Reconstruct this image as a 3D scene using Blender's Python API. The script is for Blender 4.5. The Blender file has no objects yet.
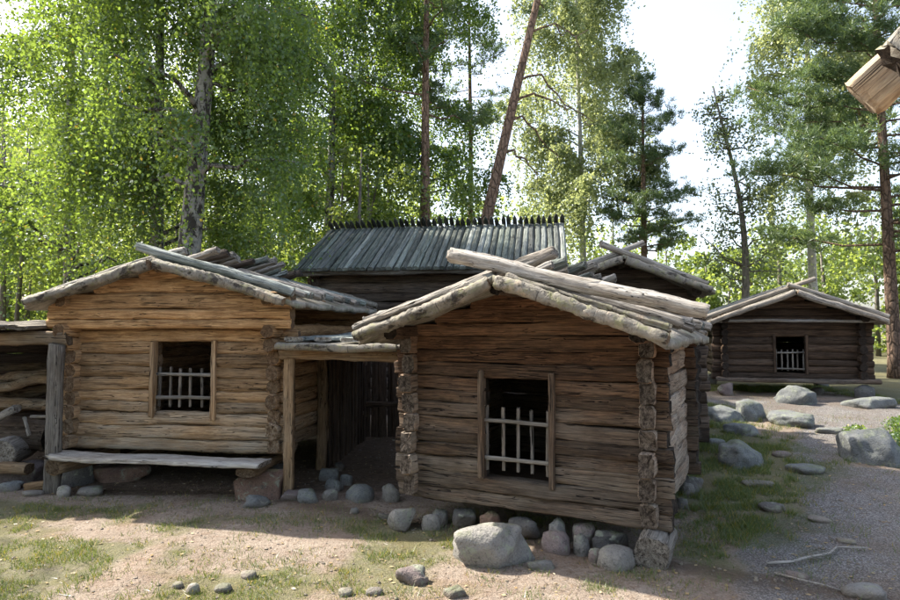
import bpy, math, random
import numpy as np
from mathutils import Vector, Matrix

# ------------------------------------------------------------------ camera, sky, sun, exposure
scene = bpy.context.scene
COL = scene.collection
cam_d = bpy.data.cameras.new('camera')
cam = bpy.data.objects.new('camera', cam_d)
COL.objects.link(cam)
cam_d.sensor_width = 36.0
cam_d.lens = 24.8
cam_d.clip_start = 0.05
cam_d.clip_end = 600.0
cam.location = (0, 0, 1.75)
cam.rotation_euler = (math.radians(92.77), 0, 0)
scene.camera = cam

SUN_AZ = math.radians(62)     # degrees to the left of straight ahead
SUN_EL = math.radians(47)
world = bpy.data.worlds.new('World')
scene.world = world
world.use_nodes = True
wn = world.node_tree.nodes
sky = wn.new('ShaderNodeTexSky')
sky.sky_type = 'NISHITA'
sky.sun_disc = False
sky.sun_elevation = SUN_EL
sky.sun_rotation = -SUN_AZ
sky.air_density = 1.0
sky.dust_density = 3.0
sky.ozone_density = 1.0
wn['Background'].inputs['Strength'].default_value = 0.14
hs = wn.new('ShaderNodeHueSaturation')          # whole sky desaturated to read as overexposed white
hs.inputs['Saturation'].default_value = 0.72
hs.inputs['Value'].default_value = 1.0
world.node_tree.links.new(sky.outputs[0], hs.inputs['Color'])
world.node_tree.links.new(hs.outputs[0], wn['Background'].inputs['Color'])

sun_d = bpy.data.lights.new('sun', 'SUN')
sun = bpy.data.objects.new('sun', sun_d)
COL.objects.link(sun)
sun_d.energy = 4.4
sun_d.angle = math.radians(0.7)
sun_d.color = (1.0, 0.93, 0.80)
SUN = Vector((-math.sin(SUN_AZ) * math.cos(SUN_EL), math.cos(SUN_AZ) * math.cos(SUN_EL), math.sin(SUN_EL)))
sun.rotation_euler = SUN.to_track_quat('Z', 'Y').to_euler()

scene.view_settings.view_transform = 'Standard'
scene.view_settings.look = 'None'
scene.view_settings.exposure = 1.7
scene.view_settings.gamma = 1.0
scene.view_settings.use_curve_mapping = False
scene.render.engine = 'CYCLES'
cy = scene.cycles
cy.use_denoising = True
cy.max_bounces = 8
cy.diffuse_bounces = 4
cy.glossy_bounces = 2
cy.transmission_bounces = 4
cy.transparent_max_bounces = 6
cy.sample_clamp_indirect = 6.0
cy.use_adaptive_sampling = True
cy.adaptive_threshold = 0.015

# ------------------------------------------------------------------ helpers
RNG = np.random.default_rng(11)

def link_mesh(name, verts, faces, mats=(), parent=None, mat_idx=None, smooth=None):
    me = bpy.data.meshes.new(name)
    me.from_pydata([tuple(v) for v in verts] if not isinstance(verts, np.ndarray) else verts.tolist(), [], faces)
    return link_data(name, me, mats, parent, mat_idx, smooth)

def link_data(name, me, mats=(), parent=None, mat_idx=None, smooth=None):
    for m in mats:
        me.materials.append(m)
    if mat_idx is not None:
        me.polygons.foreach_set('material_index', np.asarray(mat_idx, dtype=np.int32))
    if smooth is not None:
        sm = np.full(len(me.polygons), bool(smooth)) if not isinstance(smooth, np.ndarray) else smooth
        me.polygons.foreach_set('use_smooth', sm)
    me.update()
    o = bpy.data.objects.new(name, me)
    COL.objects.link(o)
    if parent is not None:
        o.parent = parent
    return o

def raw_mesh(name, verts, nper, nfaces):
    """fast mesh of nfaces separate polygons of nper corners, verts in order"""
    me = bpy.data.meshes.new(name)
    nv = len(verts)
    me.vertices.add(nv)
    me.vertices.foreach_set('co', np.ascontiguousarray(verts, dtype=np.float32).ravel())
    me.loops.add(nv)
    me.loops.foreach_set('vertex_index', np.arange(nv, dtype=np.int32))
    me.polygons.add(nfaces)
    me.polygons.foreach_set('loop_start', np.arange(0, nv, nper, dtype=np.int32))
    me.polygons.foreach_set('loop_total', np.full(nfaces, nper, dtype=np.int32))
    me.update(calc_edges=True)
    return me

def thing(name, label, cat, loc=(0, 0, 0), rz=0.0, group=None):
    o = bpy.data.objects.new(name, None)
    COL.objects.link(o)
    o.location = loc
    o.rotation_euler = (0, 0, rz)
    o.empty_display_size = 0.1
    tag(o, label, cat, group)
    return o

def tag(o, label=None, cat=None, group=None, kind=None):
    if label: o['label'] = label
    if cat: o['category'] = cat
    if group: o['group'] = group
    if kind: o['kind'] = kind
    return o

def sst(a, b, t):
    t = np.clip((np.asarray(t, dtype=float) - a) / (b - a), 0, 1)
    return t * t * (3 - 2 * t)

def terr0(x, y):
    return 0.44 * sst(5.6, 12.6, y) * (0.35 + 0.65 * sst(0.3, 3.6, x))

_tab = np.random.default_rng(5).random((257, 257))
def vnoise(x, y, s=1.0, o=0.0):
    x = np.asarray(x, dtype=float) * s + 37.7 + o
    y = np.asarray(y, dtype=float) * s + 91.3 + o * 1.7
    xi = np.floor(x).astype(int); yi = np.floor(y).astype(int)
    fx = x - xi; fy = y - yi
    fx = fx * fx * (3 - 2 * fx); fy = fy * fy * (3 - 2 * fy)
    a = _tab[xi % 257, yi % 257]; b = _tab[(xi + 1) % 257, yi % 257]
    c = _tab[xi % 257, (yi + 1) % 257]; d = _tab[(xi + 1) % 257, (yi + 1) % 257]
    return (a * (1 - fx) + b * fx) * (1 - fy) + (c * (1 - fx) + d * fx) * fy

def fbm(x, y, s=1.0, o=0.0, n=4):
    t = 0; a = 0.5; w = 0
    for k in range(n):
        t = t + a * vnoise(x, y, s * 2 ** k, o + 13 * k); w += a; a *= 0.55
    return t / w

def terr(x, y):
    near = 1 - sst(20, 40, np.hypot(x, y))
    return terr0(x, y) + near * (0.05 * (fbm(x, y, 0.7, 3) - 0.5) + 0.025 * (fbm(x, y, 3.0, 9) - 0.5)) \
        + 0.010 * (vnoise(x, y, 9.0, 4) - 0.5) * near

def tz(x, y):
    return float(terr(x, y))

# ------------------------------------------------------------------ materials
class NT:
    def __init__(self, name):
        self.m = bpy.data.materials.new(name)
        self.m.use_nodes = True
        self.t = self.m.node_tree
        self.b = self.t.nodes['Principled BSDF']
        self.out = self.t.nodes['Material Output']
    def n(self, typ, ins=None, **props):
        nd = self.t.nodes.new('ShaderNode' + typ)
        for k, v in props.items():
            setattr(nd, k, v)
        for k, v in (ins or {}).items():
            if isinstance(v, bpy.types.NodeSocket):
                self.t.links.new(v, nd.inputs[k])
            else:
                nd.inputs[k].default_value = v
        return nd
    def math(self, op, a, b=0.0, clamp=False):
        return self.n('Math', {0: a, 1: b}, operation=op, use_clamp=clamp).outputs[0]
    def mix(self, f, a, b, blend='MIX'):
        nd = self.n('Mix', {0: f, 6: a, 7: b}, data_type='RGBA', blend_type=blend)
        return nd.outputs[2]
    def rng(self, v, a, b, c=0.0, d=1.0):
        return self.n('MapRange', {0: v, 1: a, 2: b, 3: c, 4: d}).outputs[0]
    def noise(self, vec, scale=1.0, detail=4.0, rough=0.6, dist=0.0):
        return self.n('TexNoise', {'Vector': vec, 'Scale': scale, 'Detail': detail, 'Roughness': rough, 'Distortion': dist}).outputs[0]
    def mapped(self, vec, sc):
        return self.n('Mapping', {'Vector': vec, 'Scale': sc}).outputs[0]
    def link(self, a, b):
        self.t.links.new(a, b)
    def bump(self, h, strength=0.5, dist=0.01, normal=None):
        ins = {'Strength': strength, 'Distance': dist, 'Height': h}
        if normal is not None: ins['Normal'] = normal
        return self.n('Bump', ins).outputs[0]

def rgb(*c):
    return (c[0], c[1], c[2], 1.0)

def obj_coords(N):
    tc = N.n('TexCoord').outputs['Object']
    oi = N.n('ObjectInfo')
    off = N.n('VectorMath', {0: (37.1, 13.7, 7.3), 3: oi.outputs['Random']}, operation='SCALE').outputs[0]
    p = N.n('VectorMath', {0: tc, 1: off}, operation='ADD').outputs[0]
    return tc, p, oi

def wood_material(name, dark, mid, light, grey):
    """weathered timber, grain along local X. Object colour: R greyness, G brightness, B (0.5 neutral) warmth"""
    N = NT(name)
    tc, p, oi = obj_coords(N)
    col = N.n('SeparateColor', {0: oi.outputs['Color']})
    R, G = col.outputs[0], col.outputs[1]
    n1 = N.noise(N.mapped(p, (1.1, 17, 17)), 1.0, 6, 0.62, 0.25)
    n2 = N.noise(N.mapped(p, (3.5, 85, 85)), 1.0, 5, 0.7)
    n3 = N.noise(N.mapped(p, (0.45, 30, 30)), 1.0, 2, 0.5, 0.25)
    n4 = N.noise(N.mapped(p, (1.6, 5, 5)), 1.0, 4, 0.6)
    crack = N.math('ABSOLUTE', N.math('SUBTRACT', n3, 0.5))
    crackgate = N.rng(n4, 0.38, 0.50, 0.0, 1.0)
    crackm = N.rng(crack, 0.002, 0.014, 0.0, 1.0)
    crackm = N.math('MAXIMUM', crackm, N.math('SUBTRACT', 1.0, crackgate))
    c = N.mix(N.rng(n1, 0.30, 0.62), dark, mid)
    c = N.mix(N.rng(n2, 0.44, 0.62, 0.0, 0.9), c, light)
    nf = N.noise(N.mapped(p, (9, 190, 190)), 1.0, 3, 0.6)
    c = N.mix(N.rng(nf, 0.34, 0.48, 0.6, 0.0), c, tuple(0.35 * d for d in mid[:3]) + (1,))
    c = N.mix(N.rng(n2, 0.30, 0.44, 0.55, 0.0), c, tuple(0.5 * d for d in dark[:3]) + (1,))
    gsel = N.math('MULTIPLY', N.rng(N.math('ADD', N.math('MULTIPLY', n4, 0.65), N.math('MULTIPLY', n1, 0.35)), 0.35, 0.62, 0.15, 1.25), R, clamp=True)
    gg = N.mix(N.rng(n2, 0.3, 0.7), tuple(0.45 * g for g in grey[:3]) + (1,), grey)
    c = N.mix(gsel, c, gg)
    # knots
    vo = N.n('TexVoronoi', {'Vector': N.mapped(p, (1.5, 5.5, 5.5)), 'Scale': 1.0, 'Randomness': 1.0})
    kn = N.rng(vo.outputs['Distance'], 0.04, 0.12, 0.0, 1.0)
    c = N.mix(N.math('MULTIPLY', N.math('SUBTRACT', 1.0, kn), 0.75), c, tuple(0.5 * d for d in dark[:3]) + (1,))
    # stains
    n5 = N.noise(N.mapped(p, (2.2, 3, 3)), 1.0, 5, 0.65)
    c = N.mix(N.rng(n5, 0.50, 0.75, 0.0, 0.6), c, tuple(0.35 * d for d in mid[:3]) + (1,))
    c = N.mix(N.math('SUBTRACT', 1.0, crackm), c, rgb(0.008, 0.006, 0.005))
    c = N.mix(N.math('MULTIPLY', N.math('SUBTRACT', col.outputs[2], 0.5), 2.0, clamp=True), c, N.mix(1.0, c, rgb(1.28, 1.0, 0.78), 'MULTIPLY'))
    bri = N.math('MULTIPLY', G, N.math('ADD', 0.72, N.math('MULTIPLY', oi.outputs['Random'], 0.56)))
    c = N.n('VectorMath', {0: c, 3: bri}, operation='SCALE').outputs[0]
    N.link(c, N.b.inputs['Base Color'])
    N.b.inputs['Roughness'].default_value = 0.85
    N.b.inputs['Specular IOR Level'].default_value = 0.2
    h = N.math('ADD', N.math('MULTIPLY', n1, 0.6), N.math('ADD', N.math('MULTIPLY', n2, 0.35), N.math('MULTIPLY', crackm, 0.7)))
    N.link(N.bump(h, 1.0, 0.018), N.b.inputs['Normal'])
    return N.m

def endgrain_material(name, dark, mid, grey):
    N = NT(name)
    tc, p, oi = obj_coords(N)
    col = N.n('SeparateColor', {0: oi.outputs['Color']})
    sp = N.n('SeparateXYZ', {0: tc})
    y, z = sp.outputs[1], sp.outputs[2]
    wob = N.noise(p, 9, 3, 0.5)
    r = N.math('SQRT', N.math('ADD', N.math('MULTIPLY', y, y), N.math('MULTIPLY', z, z)))
    ring = N.math('SINE', N.math('MULTIPLY', N.math('ADD', r, N.math('MULTIPLY', wob, 0.03)), 620.0))
    ang = N.math('ARCTAN2', z, y)
    av = N.n('CombineXYZ', {0: N.math('MULTIPLY', ang, 1.1), 1: N.math('MULTIPLY', r, 9.0), 2: oi.outputs['Random']}).outputs[0]
    rad = N.noise(N.mapped(av, (1, 1, 50)), 2.2, 3, 0.6)
    ck = N.rng(N.math('ABSOLUTE', N.math('SUBTRACT', rad, 0.5)), 0.002, 0.016)
    n5 = N.noise(p, 26, 6, 0.75)
    c = N.mix(N.rng(n5, 0.3, 0.7), dark, mid)
    c = N.mix(N.math('MULTIPLY', N.rng(ring, -1, 1), 0.3), c, dark)
    c = N.mix(N.math('MULTIPLY', N.rng(n5, 0.4, 0.65), col.outputs[0], clamp=True), c, grey)
    c = N.mix(N.math('SUBTRACT', 1.0, ck), c, rgb(0.01, 0.008, 0.006))
    c = N.n('VectorMath', {0: c, 3: col.outputs[1]}, operation='SCALE').outputs[0]
    N.link(c, N.b.inputs['Base Color'])
    N.b.inputs['Roughness'].default_value = 0.9
    N.b.inputs['Specular IOR Level'].default_value = 0.15
    N.link(N.bump(N.math('ADD', ck, N.math('MULTIPLY', n5, 0.6)), 0.8, 0.012), N.b.inputs['Normal'])
    return N.m

M = {}
M['wood_brown'] = wood_material('wood_brown', rgb(0.020, 0.012, 0.008), rgb(0.092, 0.053, 0.031), rgb(0.215, 0.130, 0.077), rgb(0.235, 0.195, 0.155))
M['wood_tan'] = wood_material('wood_tan', rgb(0.15, 0.080, 0.036), rgb(0.40, 0.235, 0.110), rgb(0.54, 0.355, 0.185), rgb(0.42, 0.355, 0.27))
M['wood_grey'] = wood_material('wood_grey', rgb(0.10, 0.075, 0.055), rgb(0.24, 0.20, 0.16), rgb(0.42, 0.37, 0.31), rgb(0.40, 0.385, 0.36))
M['wood_dark'] = wood_material('wood_dark', rgb(0.024, 0.016, 0.011), rgb(0.075, 0.048, 0.032), rgb(0.14, 0.095, 0.065), rgb(0.13, 0.115, 0.10))
M['wood_roof'] = wood_material('wood_roof', rgb(0.045, 0.055, 0.046), rgb(0.135, 0.16, 0.135), rgb(0.25, 0.28, 0.25), rgb(0.30, 0.32, 0.31))
M['end_brown'] = endgrain_material('end_grain_brown', rgb(0.010, 0.008, 0.006), rgb(0.046, 0.033, 0.025), rgb(0.10, 0.082, 0.066))
M['end_tan'] = endgrain_material('end_grain_tan', rgb(0.07, 0.042, 0.024), rgb(0.22, 0.135, 0.075), rgb(0.28, 0.24, 0.18))
M['end_grey'] = endgrain_material('end_grain_grey', rgb(0.06, 0.05, 0.042), rgb(0.22, 0.19, 0.155), rgb(0.30, 0.28, 0.25))
M['end_roof'] = M['end_grey']
M['end_dark'] = endgrain_material('end_grain_dark', rgb(0.016, 0.012, 0.01), rgb(0.05, 0.036, 0.027), rgb(0.09, 0.08, 0.07))

def birch_bark_material(name, axis='X', patch=0.60, white=(0.56, 0.54, 0.49), lichen=0.0):
    """white bark with dark lenticels running round the stem; axis = local axis of the stem"""
    N = NT(name)
    tc, p, oi = obj_coords(N)
    A = (46, 5, 5) if axis == 'X' else (5, 5, 46)
    B = (5, 9, 9) if axis == 'X' else (9, 9, 4)
    l = N.noise(N.mapped(p, A), 1.0, 3, 0.5)
    b = N.noise(N.mapped(p, B), 1.0, 5, 0.7, 0.4)
    f = N.noise(p, 60, 4, 0.6)
    g = N.noise(p, 7, 4, 0.6)
    c = N.mix(N.rng(g, 0.3, 0.7), tuple(0.55 * w for w in white) + (1,), white + (1,))
    c = N.mix(N.rng(g, 0.55, 0.75, 0, 0.6), c, rgb(0.42, 0.30, 0.20))
    c = N.mix(N.rng(l, 0.63, 0.70, 0, 0.85), c, rgb(0.06, 0.05, 0.045))
    c = N.mix(N.rng(b, patch, patch + 0.07, 0, 0.95), c, rgb(0.035, 0.03, 0.026))
    if lichen:
        c = N.mix(N.rng(f, 0.54, 0.64, 0, 0.55), c, rgb(0.10, 0.075, 0.055))
        c = N.mix(N.rng(N.noise(p, 11, 5, 0.7), 0.52, 0.66, 0, lichen), c, rgb(0.20, 0.20, 0.10))
    c = N.n('VectorMath', {0: c, 3: N.math('ADD', 0.8, N.math('MULTIPLY', oi.outputs['Random'], 0.35))}, operation='SCALE').outputs[0]
    N.link(c, N.b.inputs['Base Color'])
    N.b.inputs['Roughness'].default_value = 0.75
    N.b.inputs['Specular IOR Level'].default_value = 0.25
    h = N.math('SUBTRACT', N.math('MULTIPLY', f, 0.5), N.math('ADD', N.math('MULTIPLY', N.rng(l, 0.6, 0.7), 0.5), N.rng(b, patch, patch + 0.08)))
    N.link(N.bump(h, 0.7, 0.015), N.b.inputs['Normal'])
    return N.m

M['bark_pole'] = birch_bark_material('birch_bark_pole', 'X', 0.54, (0.27, 0.245, 0.205), 0.7)
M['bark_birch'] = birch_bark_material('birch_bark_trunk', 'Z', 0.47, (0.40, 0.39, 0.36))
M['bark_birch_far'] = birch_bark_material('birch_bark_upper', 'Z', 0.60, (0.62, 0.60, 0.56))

def bark_sheet_material():
    N = NT('birch_bark_sheet')
    tc, p, oi = obj_coords(N)
    a = N.noise(N.mapped(p, (3, 14, 14)), 1.0, 5, 0.65)
    b = N.noise(p, 5, 5, 0.65)
    f = N.noise(p, 45, 4, 0.6)
    c = N.mix(N.rng(a, 0.3, 0.7), rgb(0.10, 0.085, 0.065), rgb(0.34, 0.31, 0.26))
    c = N.mix(N.rng(b, 0.5, 0.68, 0, 0.8), c, rgb(0.15, 0.16, 0.10))
    c = N.mix(N.rng(f, 0.55, 0.75, 0, 0.6), c, rgb(0.05, 0.045, 0.04))
    N.link(c, N.b.inputs['Base Color'])
    N.b.inputs['Roughness'].default_value = 0.85
    N.b.inputs['Specular IOR Level'].default_value = 0.2
    N.link(N.bump(N.math('ADD', a, N.math('MULTIPLY', f, 0.5)), 0.8, 0.015), N.b.inputs['Normal'])
    return N.m
M['bark_sheet'] = bark_sheet_material()

def pine_bark_material():
    N = NT('pine_bark')
    tc, p, oi = obj_coords(N)
    z = N.n('SeparateXYZ', {0: tc}).outputs[2]
    vo = N.n('TexVoronoi', {'Vector': N.mapped(p, (9, 9, 3.2)), 'Scale': 1.0}, feature='DISTANCE_TO_EDGE').outputs['Distance']
    f = N.noise(p, 18, 5, 0.65)
    low = N.mix(N.rng(f, 0.3, 0.7), rgb(0.07, 0.05, 0.04), rgb(0.22, 0.15, 0.11))
    up = N.mix(N.rng(f, 0.3, 0.7), rgb(0.14, 0.09, 0.065), rgb(0.34, 0.23, 0.165))
    c = N.mix(N.rng(N.math('ADD', z, N.math('MULTIPLY', f, 2.0)), 3.0, 9.0), low, up)
    c = N.mix(N.rng(vo, 0.0, 0.09, 0.75, 0.0), c, rgb(0.03, 0.022, 0.018))
    N.link(c, N.b.inputs['Base Color'])
    N.b.inputs['Roughness'].default_value = 0.9
    N.b.inputs['Specular IOR Level'].default_value = 0.15
    N.link(N.bump(N.math('ADD', N.rng(vo, 0, 0.15), N.math('MULTIPLY', f, 0.5)), 0.9, 0.03), N.b.inputs['Normal'])
    return N.m
M['bark_pine'] = pine_bark_material()

def grey_bark_material():
    N = NT('grey_bark')
    tc, p, oi = obj_coords(N)
    f = N.noise(N.mapped(p, (14, 14, 5)), 1.0, 5, 0.65)
    c = N.mix(N.rng(f, 0.3, 0.7), rgb(0.06, 0.052, 0.045), rgb(0.24, 0.21, 0.18))
    N.link(c, N.b.inputs['Base Color'])
    N.b.inputs['Roughness'].default_value = 0.9
    N.link(N.bump(f, 0.9, 0.03), N.b.inputs['Normal'])
    return N.m
M['bark_grey'] = grey_bark_material()

def leaf_material(name, a, b, trans, tcol, yellow=0.0):
    N = NT(name)
    gi = N.n('NewGeometry')
    ri = gi.outputs['Random Per Island']
    pos = gi.outputs['Position']
    big = N.noise(pos, 0.55, 3, 0.6)
    c = N.mix(ri, a, b)
    c = N.mix(N.rng(big, 0.4, 0.65, 0, 0.5), c, tuple(0.6 * x for x in a[:3]) + (1,))
    t = N.mix(ri, tcol, tuple(0.55 * x for x in tcol[:3]) + (1,))
    if yellow:
        s = N.rng(ri, 1 - yellow - 0.001, 1 - yellow)
        c = N.mix(s, c, rgb(0.30, 0.24, 0.03)); t = N.mix(s, t, rgb(0.45, 0.35, 0.04))
    d = N.n('BsdfDiffuse', {'Color': c}).outputs[0]
    tr = N.n('BsdfTranslucent', {'Color': t}).outputs[0]
    g = N.n('BsdfGlossy', {'Color': rgb(0.9, 0.95, 1.0), 'Roughness': 0.45}).outputs[0]
    m1 = N.n('MixShader', {0: trans, 1: d, 2: tr}).outputs[0]
    m2 = N.n('MixShader', {0: 0.05, 1: m1, 2: g}).outputs[0]
    N.link(m2, N.out.inputs['Surface'])
    return N.m
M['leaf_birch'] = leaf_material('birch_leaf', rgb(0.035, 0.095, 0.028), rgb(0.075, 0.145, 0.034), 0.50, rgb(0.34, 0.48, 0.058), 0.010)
M['leaf_sunlit'] = leaf_material('sunlit_birch_leaf', rgb(0.13, 0.18, 0.07), rgb(0.20, 0.25, 0.11), 0.5, rgb(0.56, 0.62, 0.24))  # backlit, overexposed look put into the leaf colour
M['leaf_wood'] = leaf_material('far_wood_leaf', rgb(0.075, 0.13, 0.03), rgb(0.13, 0.19, 0.045), 0.52, rgb(0.46, 0.56, 0.10))
M['leaf_grey'] = leaf_material('grey_green_leaf', rgb(0.09, 0.13, 0.07), rgb(0.15, 0.19, 0.10), 0.45, rgb(0.28, 0.34, 0.12))
M['needle'] = leaf_material('pine_needle', rgb(0.055, 0.11, 0.042), rgb(0.11, 0.175, 0.06), 0.36, rgb(0.24, 0.33, 0.09))
M['grass'] = leaf_material('grass_blade', rgb(0.055, 0.105, 0.02), rgb(0.13, 0.16, 0.035), 0.35, rgb(0.22, 0.28, 0.04), 0.12)
M['dry_leaf'] = leaf_material('dry_leaf', rgb(0.30, 0.20, 0.09), rgb(0.40, 0.34, 0.20), 0.15, rgb(0.3, 0.2, 0.06))

M['dry_leaf_dark'] = leaf_material('needle_brown', rgb(0.07, 0.042, 0.024), rgb(0.16, 0.10, 0.055), 0.1, rgb(0.1, 0.06, 0.03))

def stone_material():
    N = NT('stone')
    tc, p, oi = obj_coords(N)
    col = oi.outputs['Color']
    a = N.noise(p, 4, 6, 0.7)
    s = N.noise(p, 60, 3, 0.6)
    l = N.noise(p, 9, 5, 0.7, 0.5)
    q = N.noise(p, 160, 2, 0.5)
    c = N.mix(N.rng(a, 0.3, 0.7), rgb(0.55, 0.55, 0.56), rgb(1.05, 1.03, 1.0))
    c = N.mix(N.rng(s, 0.52, 0.68, 0, 0.6), c, rgb(0.3, 0.3, 0.31))
    c = N.mix(N.rng(q, 0.58, 0.7, 0, 0.5), c, rgb(1.25, 1.22, 1.2))
    c = N.mix(1.0, c, col, 'MULTIPLY')
    c = N.mix(N.rng(l, 0.55, 0.63, 0, 0.75), c, rgb(0.24, 0.26, 0.20))
    l2 = N.noise(p, 17, 4, 0.7)
    c = N.mix(N.rng(l2, 0.60, 0.66, 0, 0.7), c, rgb(0.07, 0.07, 0.065))
    gn = N.n('SeparateXYZ', {0: N.n('NewGeometry').outputs['Normal']}).outputs[2]
    mo = N.math('MULTIPLY', N.rng(N.noise(p, 4, 5, 0.7), 0.50, 0.62), N.rng(gn, 0.2, 0.8, 0, 0.55))
    c = N.mix(mo, c, rgb(0.09, 0.11, 0.04))
    ck = N.math('ABSOLUTE', N.math('SUBTRACT', N.noise(p, 3.2, 2, 0.5, 0.8), 0.5))
    ckm = N.rng(ck, 0.0, 0.010)
    c = N.mix(N.rng(ckm, 0, 1, 0.22, 0), c, rgb(0.06, 0.055, 0.05))
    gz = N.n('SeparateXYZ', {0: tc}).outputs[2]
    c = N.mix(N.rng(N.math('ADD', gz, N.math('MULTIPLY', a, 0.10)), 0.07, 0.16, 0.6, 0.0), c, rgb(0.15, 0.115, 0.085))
    N.link(c, N.b.inputs['Base Color'])
    N.b.inputs['Roughness'].default_value = 0.88
    N.b.inputs['Specular IOR Level'].default_value = 0.25
    N.link(N.bump(N.math('ADD', a, N.math('ADD', N.math('MULTIPLY', l, 0.5), N.math('ADD', N.math('MULTIPLY', s, 0.35), N.math('MULTIPLY', ckm, 0.08)))), 0.9, 0.03), N.b.inputs['Normal'])
    return N.m
M['stone'] = stone_material()

def ground_material():
    N = NT('ground')
    at = N.n('Attribute', attribute_name='zone')
    sp = N.n('SeparateColor', {0: at.outputs['Color']})
    gr, gv, li = sp.outputs[0], sp.outputs[1], sp.outputs[2]
    p = N.n('NewGeometry').outputs['Position']
    n1 = N.noise(p, 2.2, 6, 0.65)
    n2 = N.noise(p, 14, 6, 0.7)
    n3 = N.noise(p, 70, 3, 0.6)
    vo = N.n('TexVoronoi', {'Vector': p, 'Scale': 75.0})
    vd, vc = vo.outputs['Distance'], vo.outputs['Color']
    sand = N.mix(N.rng(n1, 0.3, 0.7), rgb(0.19, 0.15, 0.12), rgb(0.32, 0.268, 0.222))
    sand = N.mix(N.rng(n2, 0.5, 0.72, 0, 0.7), sand, rgb(0.14, 0.085, 0.055))
    sand = N.mix(N.rng(N.noise(p, 0.9, 4, 0.6), 0.48, 0.62, 0, 0.5), sand, rgb(0.20, 0.125, 0.08))
    sand = N.mix(N.rng(n3, 0.58, 0.72, 0, 0.6), sand, rgb(0.42, 0.355, 0.295))
    n6 = N.noise(p, 38, 4, 0.75)
    sand = N.mix(N.rng(n6, 0.53, 0.66, 0, 0.7), sand, rgb(0.10, 0.068, 0.045))
    grav = N.mix(vc, rgb(0.17, 0.165, 0.165), rgb(0.46, 0.44, 0.43))
    grav = N.mix(N.rng(N.noise(p, 1.1, 5, 0.7), 0.42, 0.62, 0, 0.7), grav, rgb(0.24, 0.185, 0.14))
    grav = N.mix(N.rng(vd, 0.35, 0.6, 0, 0.7), grav, rgb(0.08, 0.072, 0.066))
    grass = N.mix(N.rng(n2, 0.35, 0.65), rgb(0.050, 0.075, 0.022), rgb(0.115, 0.13, 0.042))
    grass = N.mix(N.rng(n3, 0.5, 0.7, 0, 0.4), grass, rgb(0.17, 0.12, 0.06))
    edge = N.math('MULTIPLY', N.math('SUBTRACT', n2, 0.5), 0.9)
    c = N.mix(N.rng(N.math('ADD', gv, edge), 0.35, 0.65), sand, grav)
    c = N.mix(N.rng(N.math('ADD', gr, edge), 0.40, 0.95, 0, 0.6), c, grass)
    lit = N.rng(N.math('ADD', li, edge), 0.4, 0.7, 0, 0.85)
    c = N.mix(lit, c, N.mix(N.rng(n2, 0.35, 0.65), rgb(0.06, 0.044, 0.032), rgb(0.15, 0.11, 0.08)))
    N.link(c, N.b.inputs['Base Color'])
    N.b.inputs['Roughness'].default_value = 0.95
    N.b.inputs['Specular IOR Level'].default_value = 0.12
    h = N.math('ADD', N.math('MULTIPLY', n2, 0.8), N.math('ADD', N.math('MULTIPLY', n3, 0.35), N.math('MULTIPLY', N.math('MULTIPLY', vd, gv), -0.6)))
    h = N.math('ADD', h, N.math('MULTIPLY', n6, 0.6))
    N.link(N.bump(h, 1.0, 0.035), N.b.inputs['Normal'])
    return N.m
M['ground'] = ground_material()

# ------------------------------------------------------------------ ground
def gravel_zone(x, y):
    xb = np.interp(y, [3.0, 3.6, 4.2, 5, 5.8, 6.5, 7.5, 8.5, 9.5, 11, 12, 13], [1.9, 1.8, 1.85, 2.35, 2.95, 3.5, 4.05, 4.7, 5.2, 4.9, 4.3, 4.0])
    xr = np.interp(y, [6.3, 7, 7.6, 8.4, 9.2, 10, 10.6, 11.6, 12.4], [30, 7.0, 4.9, 5.3, 6.6, 30, 9.0, 7.6, 5.5])
    n = (fbm(x, y, 1.3, 21) - 0.5) * 0.9
    return sst(-0.25, 0.25, x - xb + n) * sst(-0.3, 0.3, xr - x + n) * (1 - sst(12.2, 12.8, y))

def grass_zone(x, y):
    n = fbm(x, y, 1.6, 40); m = fbm(x, y, 0.6, 50)
    def blob(cx, cy, rx, ry):
        return np.exp(-((x - cx) / rx) ** 2 - ((y - cy) / ry) ** 2)
    g = 0.75 * blob(-3.8, 6.25, 2.0, 0.42) + 0.75 * blob(-1.0, 5.75, 1.2, 0.30) + 0.55 * blob(-3.2, 5.0, 1.6, 0.28) \
        + 1.4 * blob(2.75, 6.5, 0.6, 1.2) + 1.4 * blob(3.7, 8.4, 0.95, 1.5) + 0.55 * blob(2.0, 4.9, 0.5, 0.5) + 0.7 * blob(-2.6, 4.2, 1.4, 0.28) \
        + 0.6 * blob(4.3, 10.5, 1.6, 1.2) + 0.55 * blob(0.2, 5.15, 0.6, 0.22) + 0.7 * blob(6.4, 7.9, 1.0, 0.9) + 0.45 * blob(1.35, 4.45, 0.7, 0.18) \
        + 0.5 * blob(-0.9, 4.6, 0.9, 0.4) + 0.5 * blob(-4.4, 5.2, 1.0, 0.5) + 0.4 * blob(0.6, 4.25, 0.7, .2) + .5 * blob(2.35, 5.5, .5, .8)
    g = g + 0.27 * sst(.45, .62, m) * (1 - sst(6.2, 6.6, y)) * (1 - sst(1.5, 2.2, x))
    g = 1.3 * g * (0.35 + 1.15 * sst(0.36, 0.66, n))
    g = np.maximum(g, sst(12.9, 13.8, y) * (0.9 + 0.4 * n))
    g = np.maximum(g, sst(7.6, 8.6, x) * sst(10.6, 11.6, y) * (0.8 + 0.4 * n))
    g = np.maximum(g, 0.6 * sst(5.5, 7.5, -x - 0.0) * m)
    return np.clip(g, 0, 1)

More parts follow.
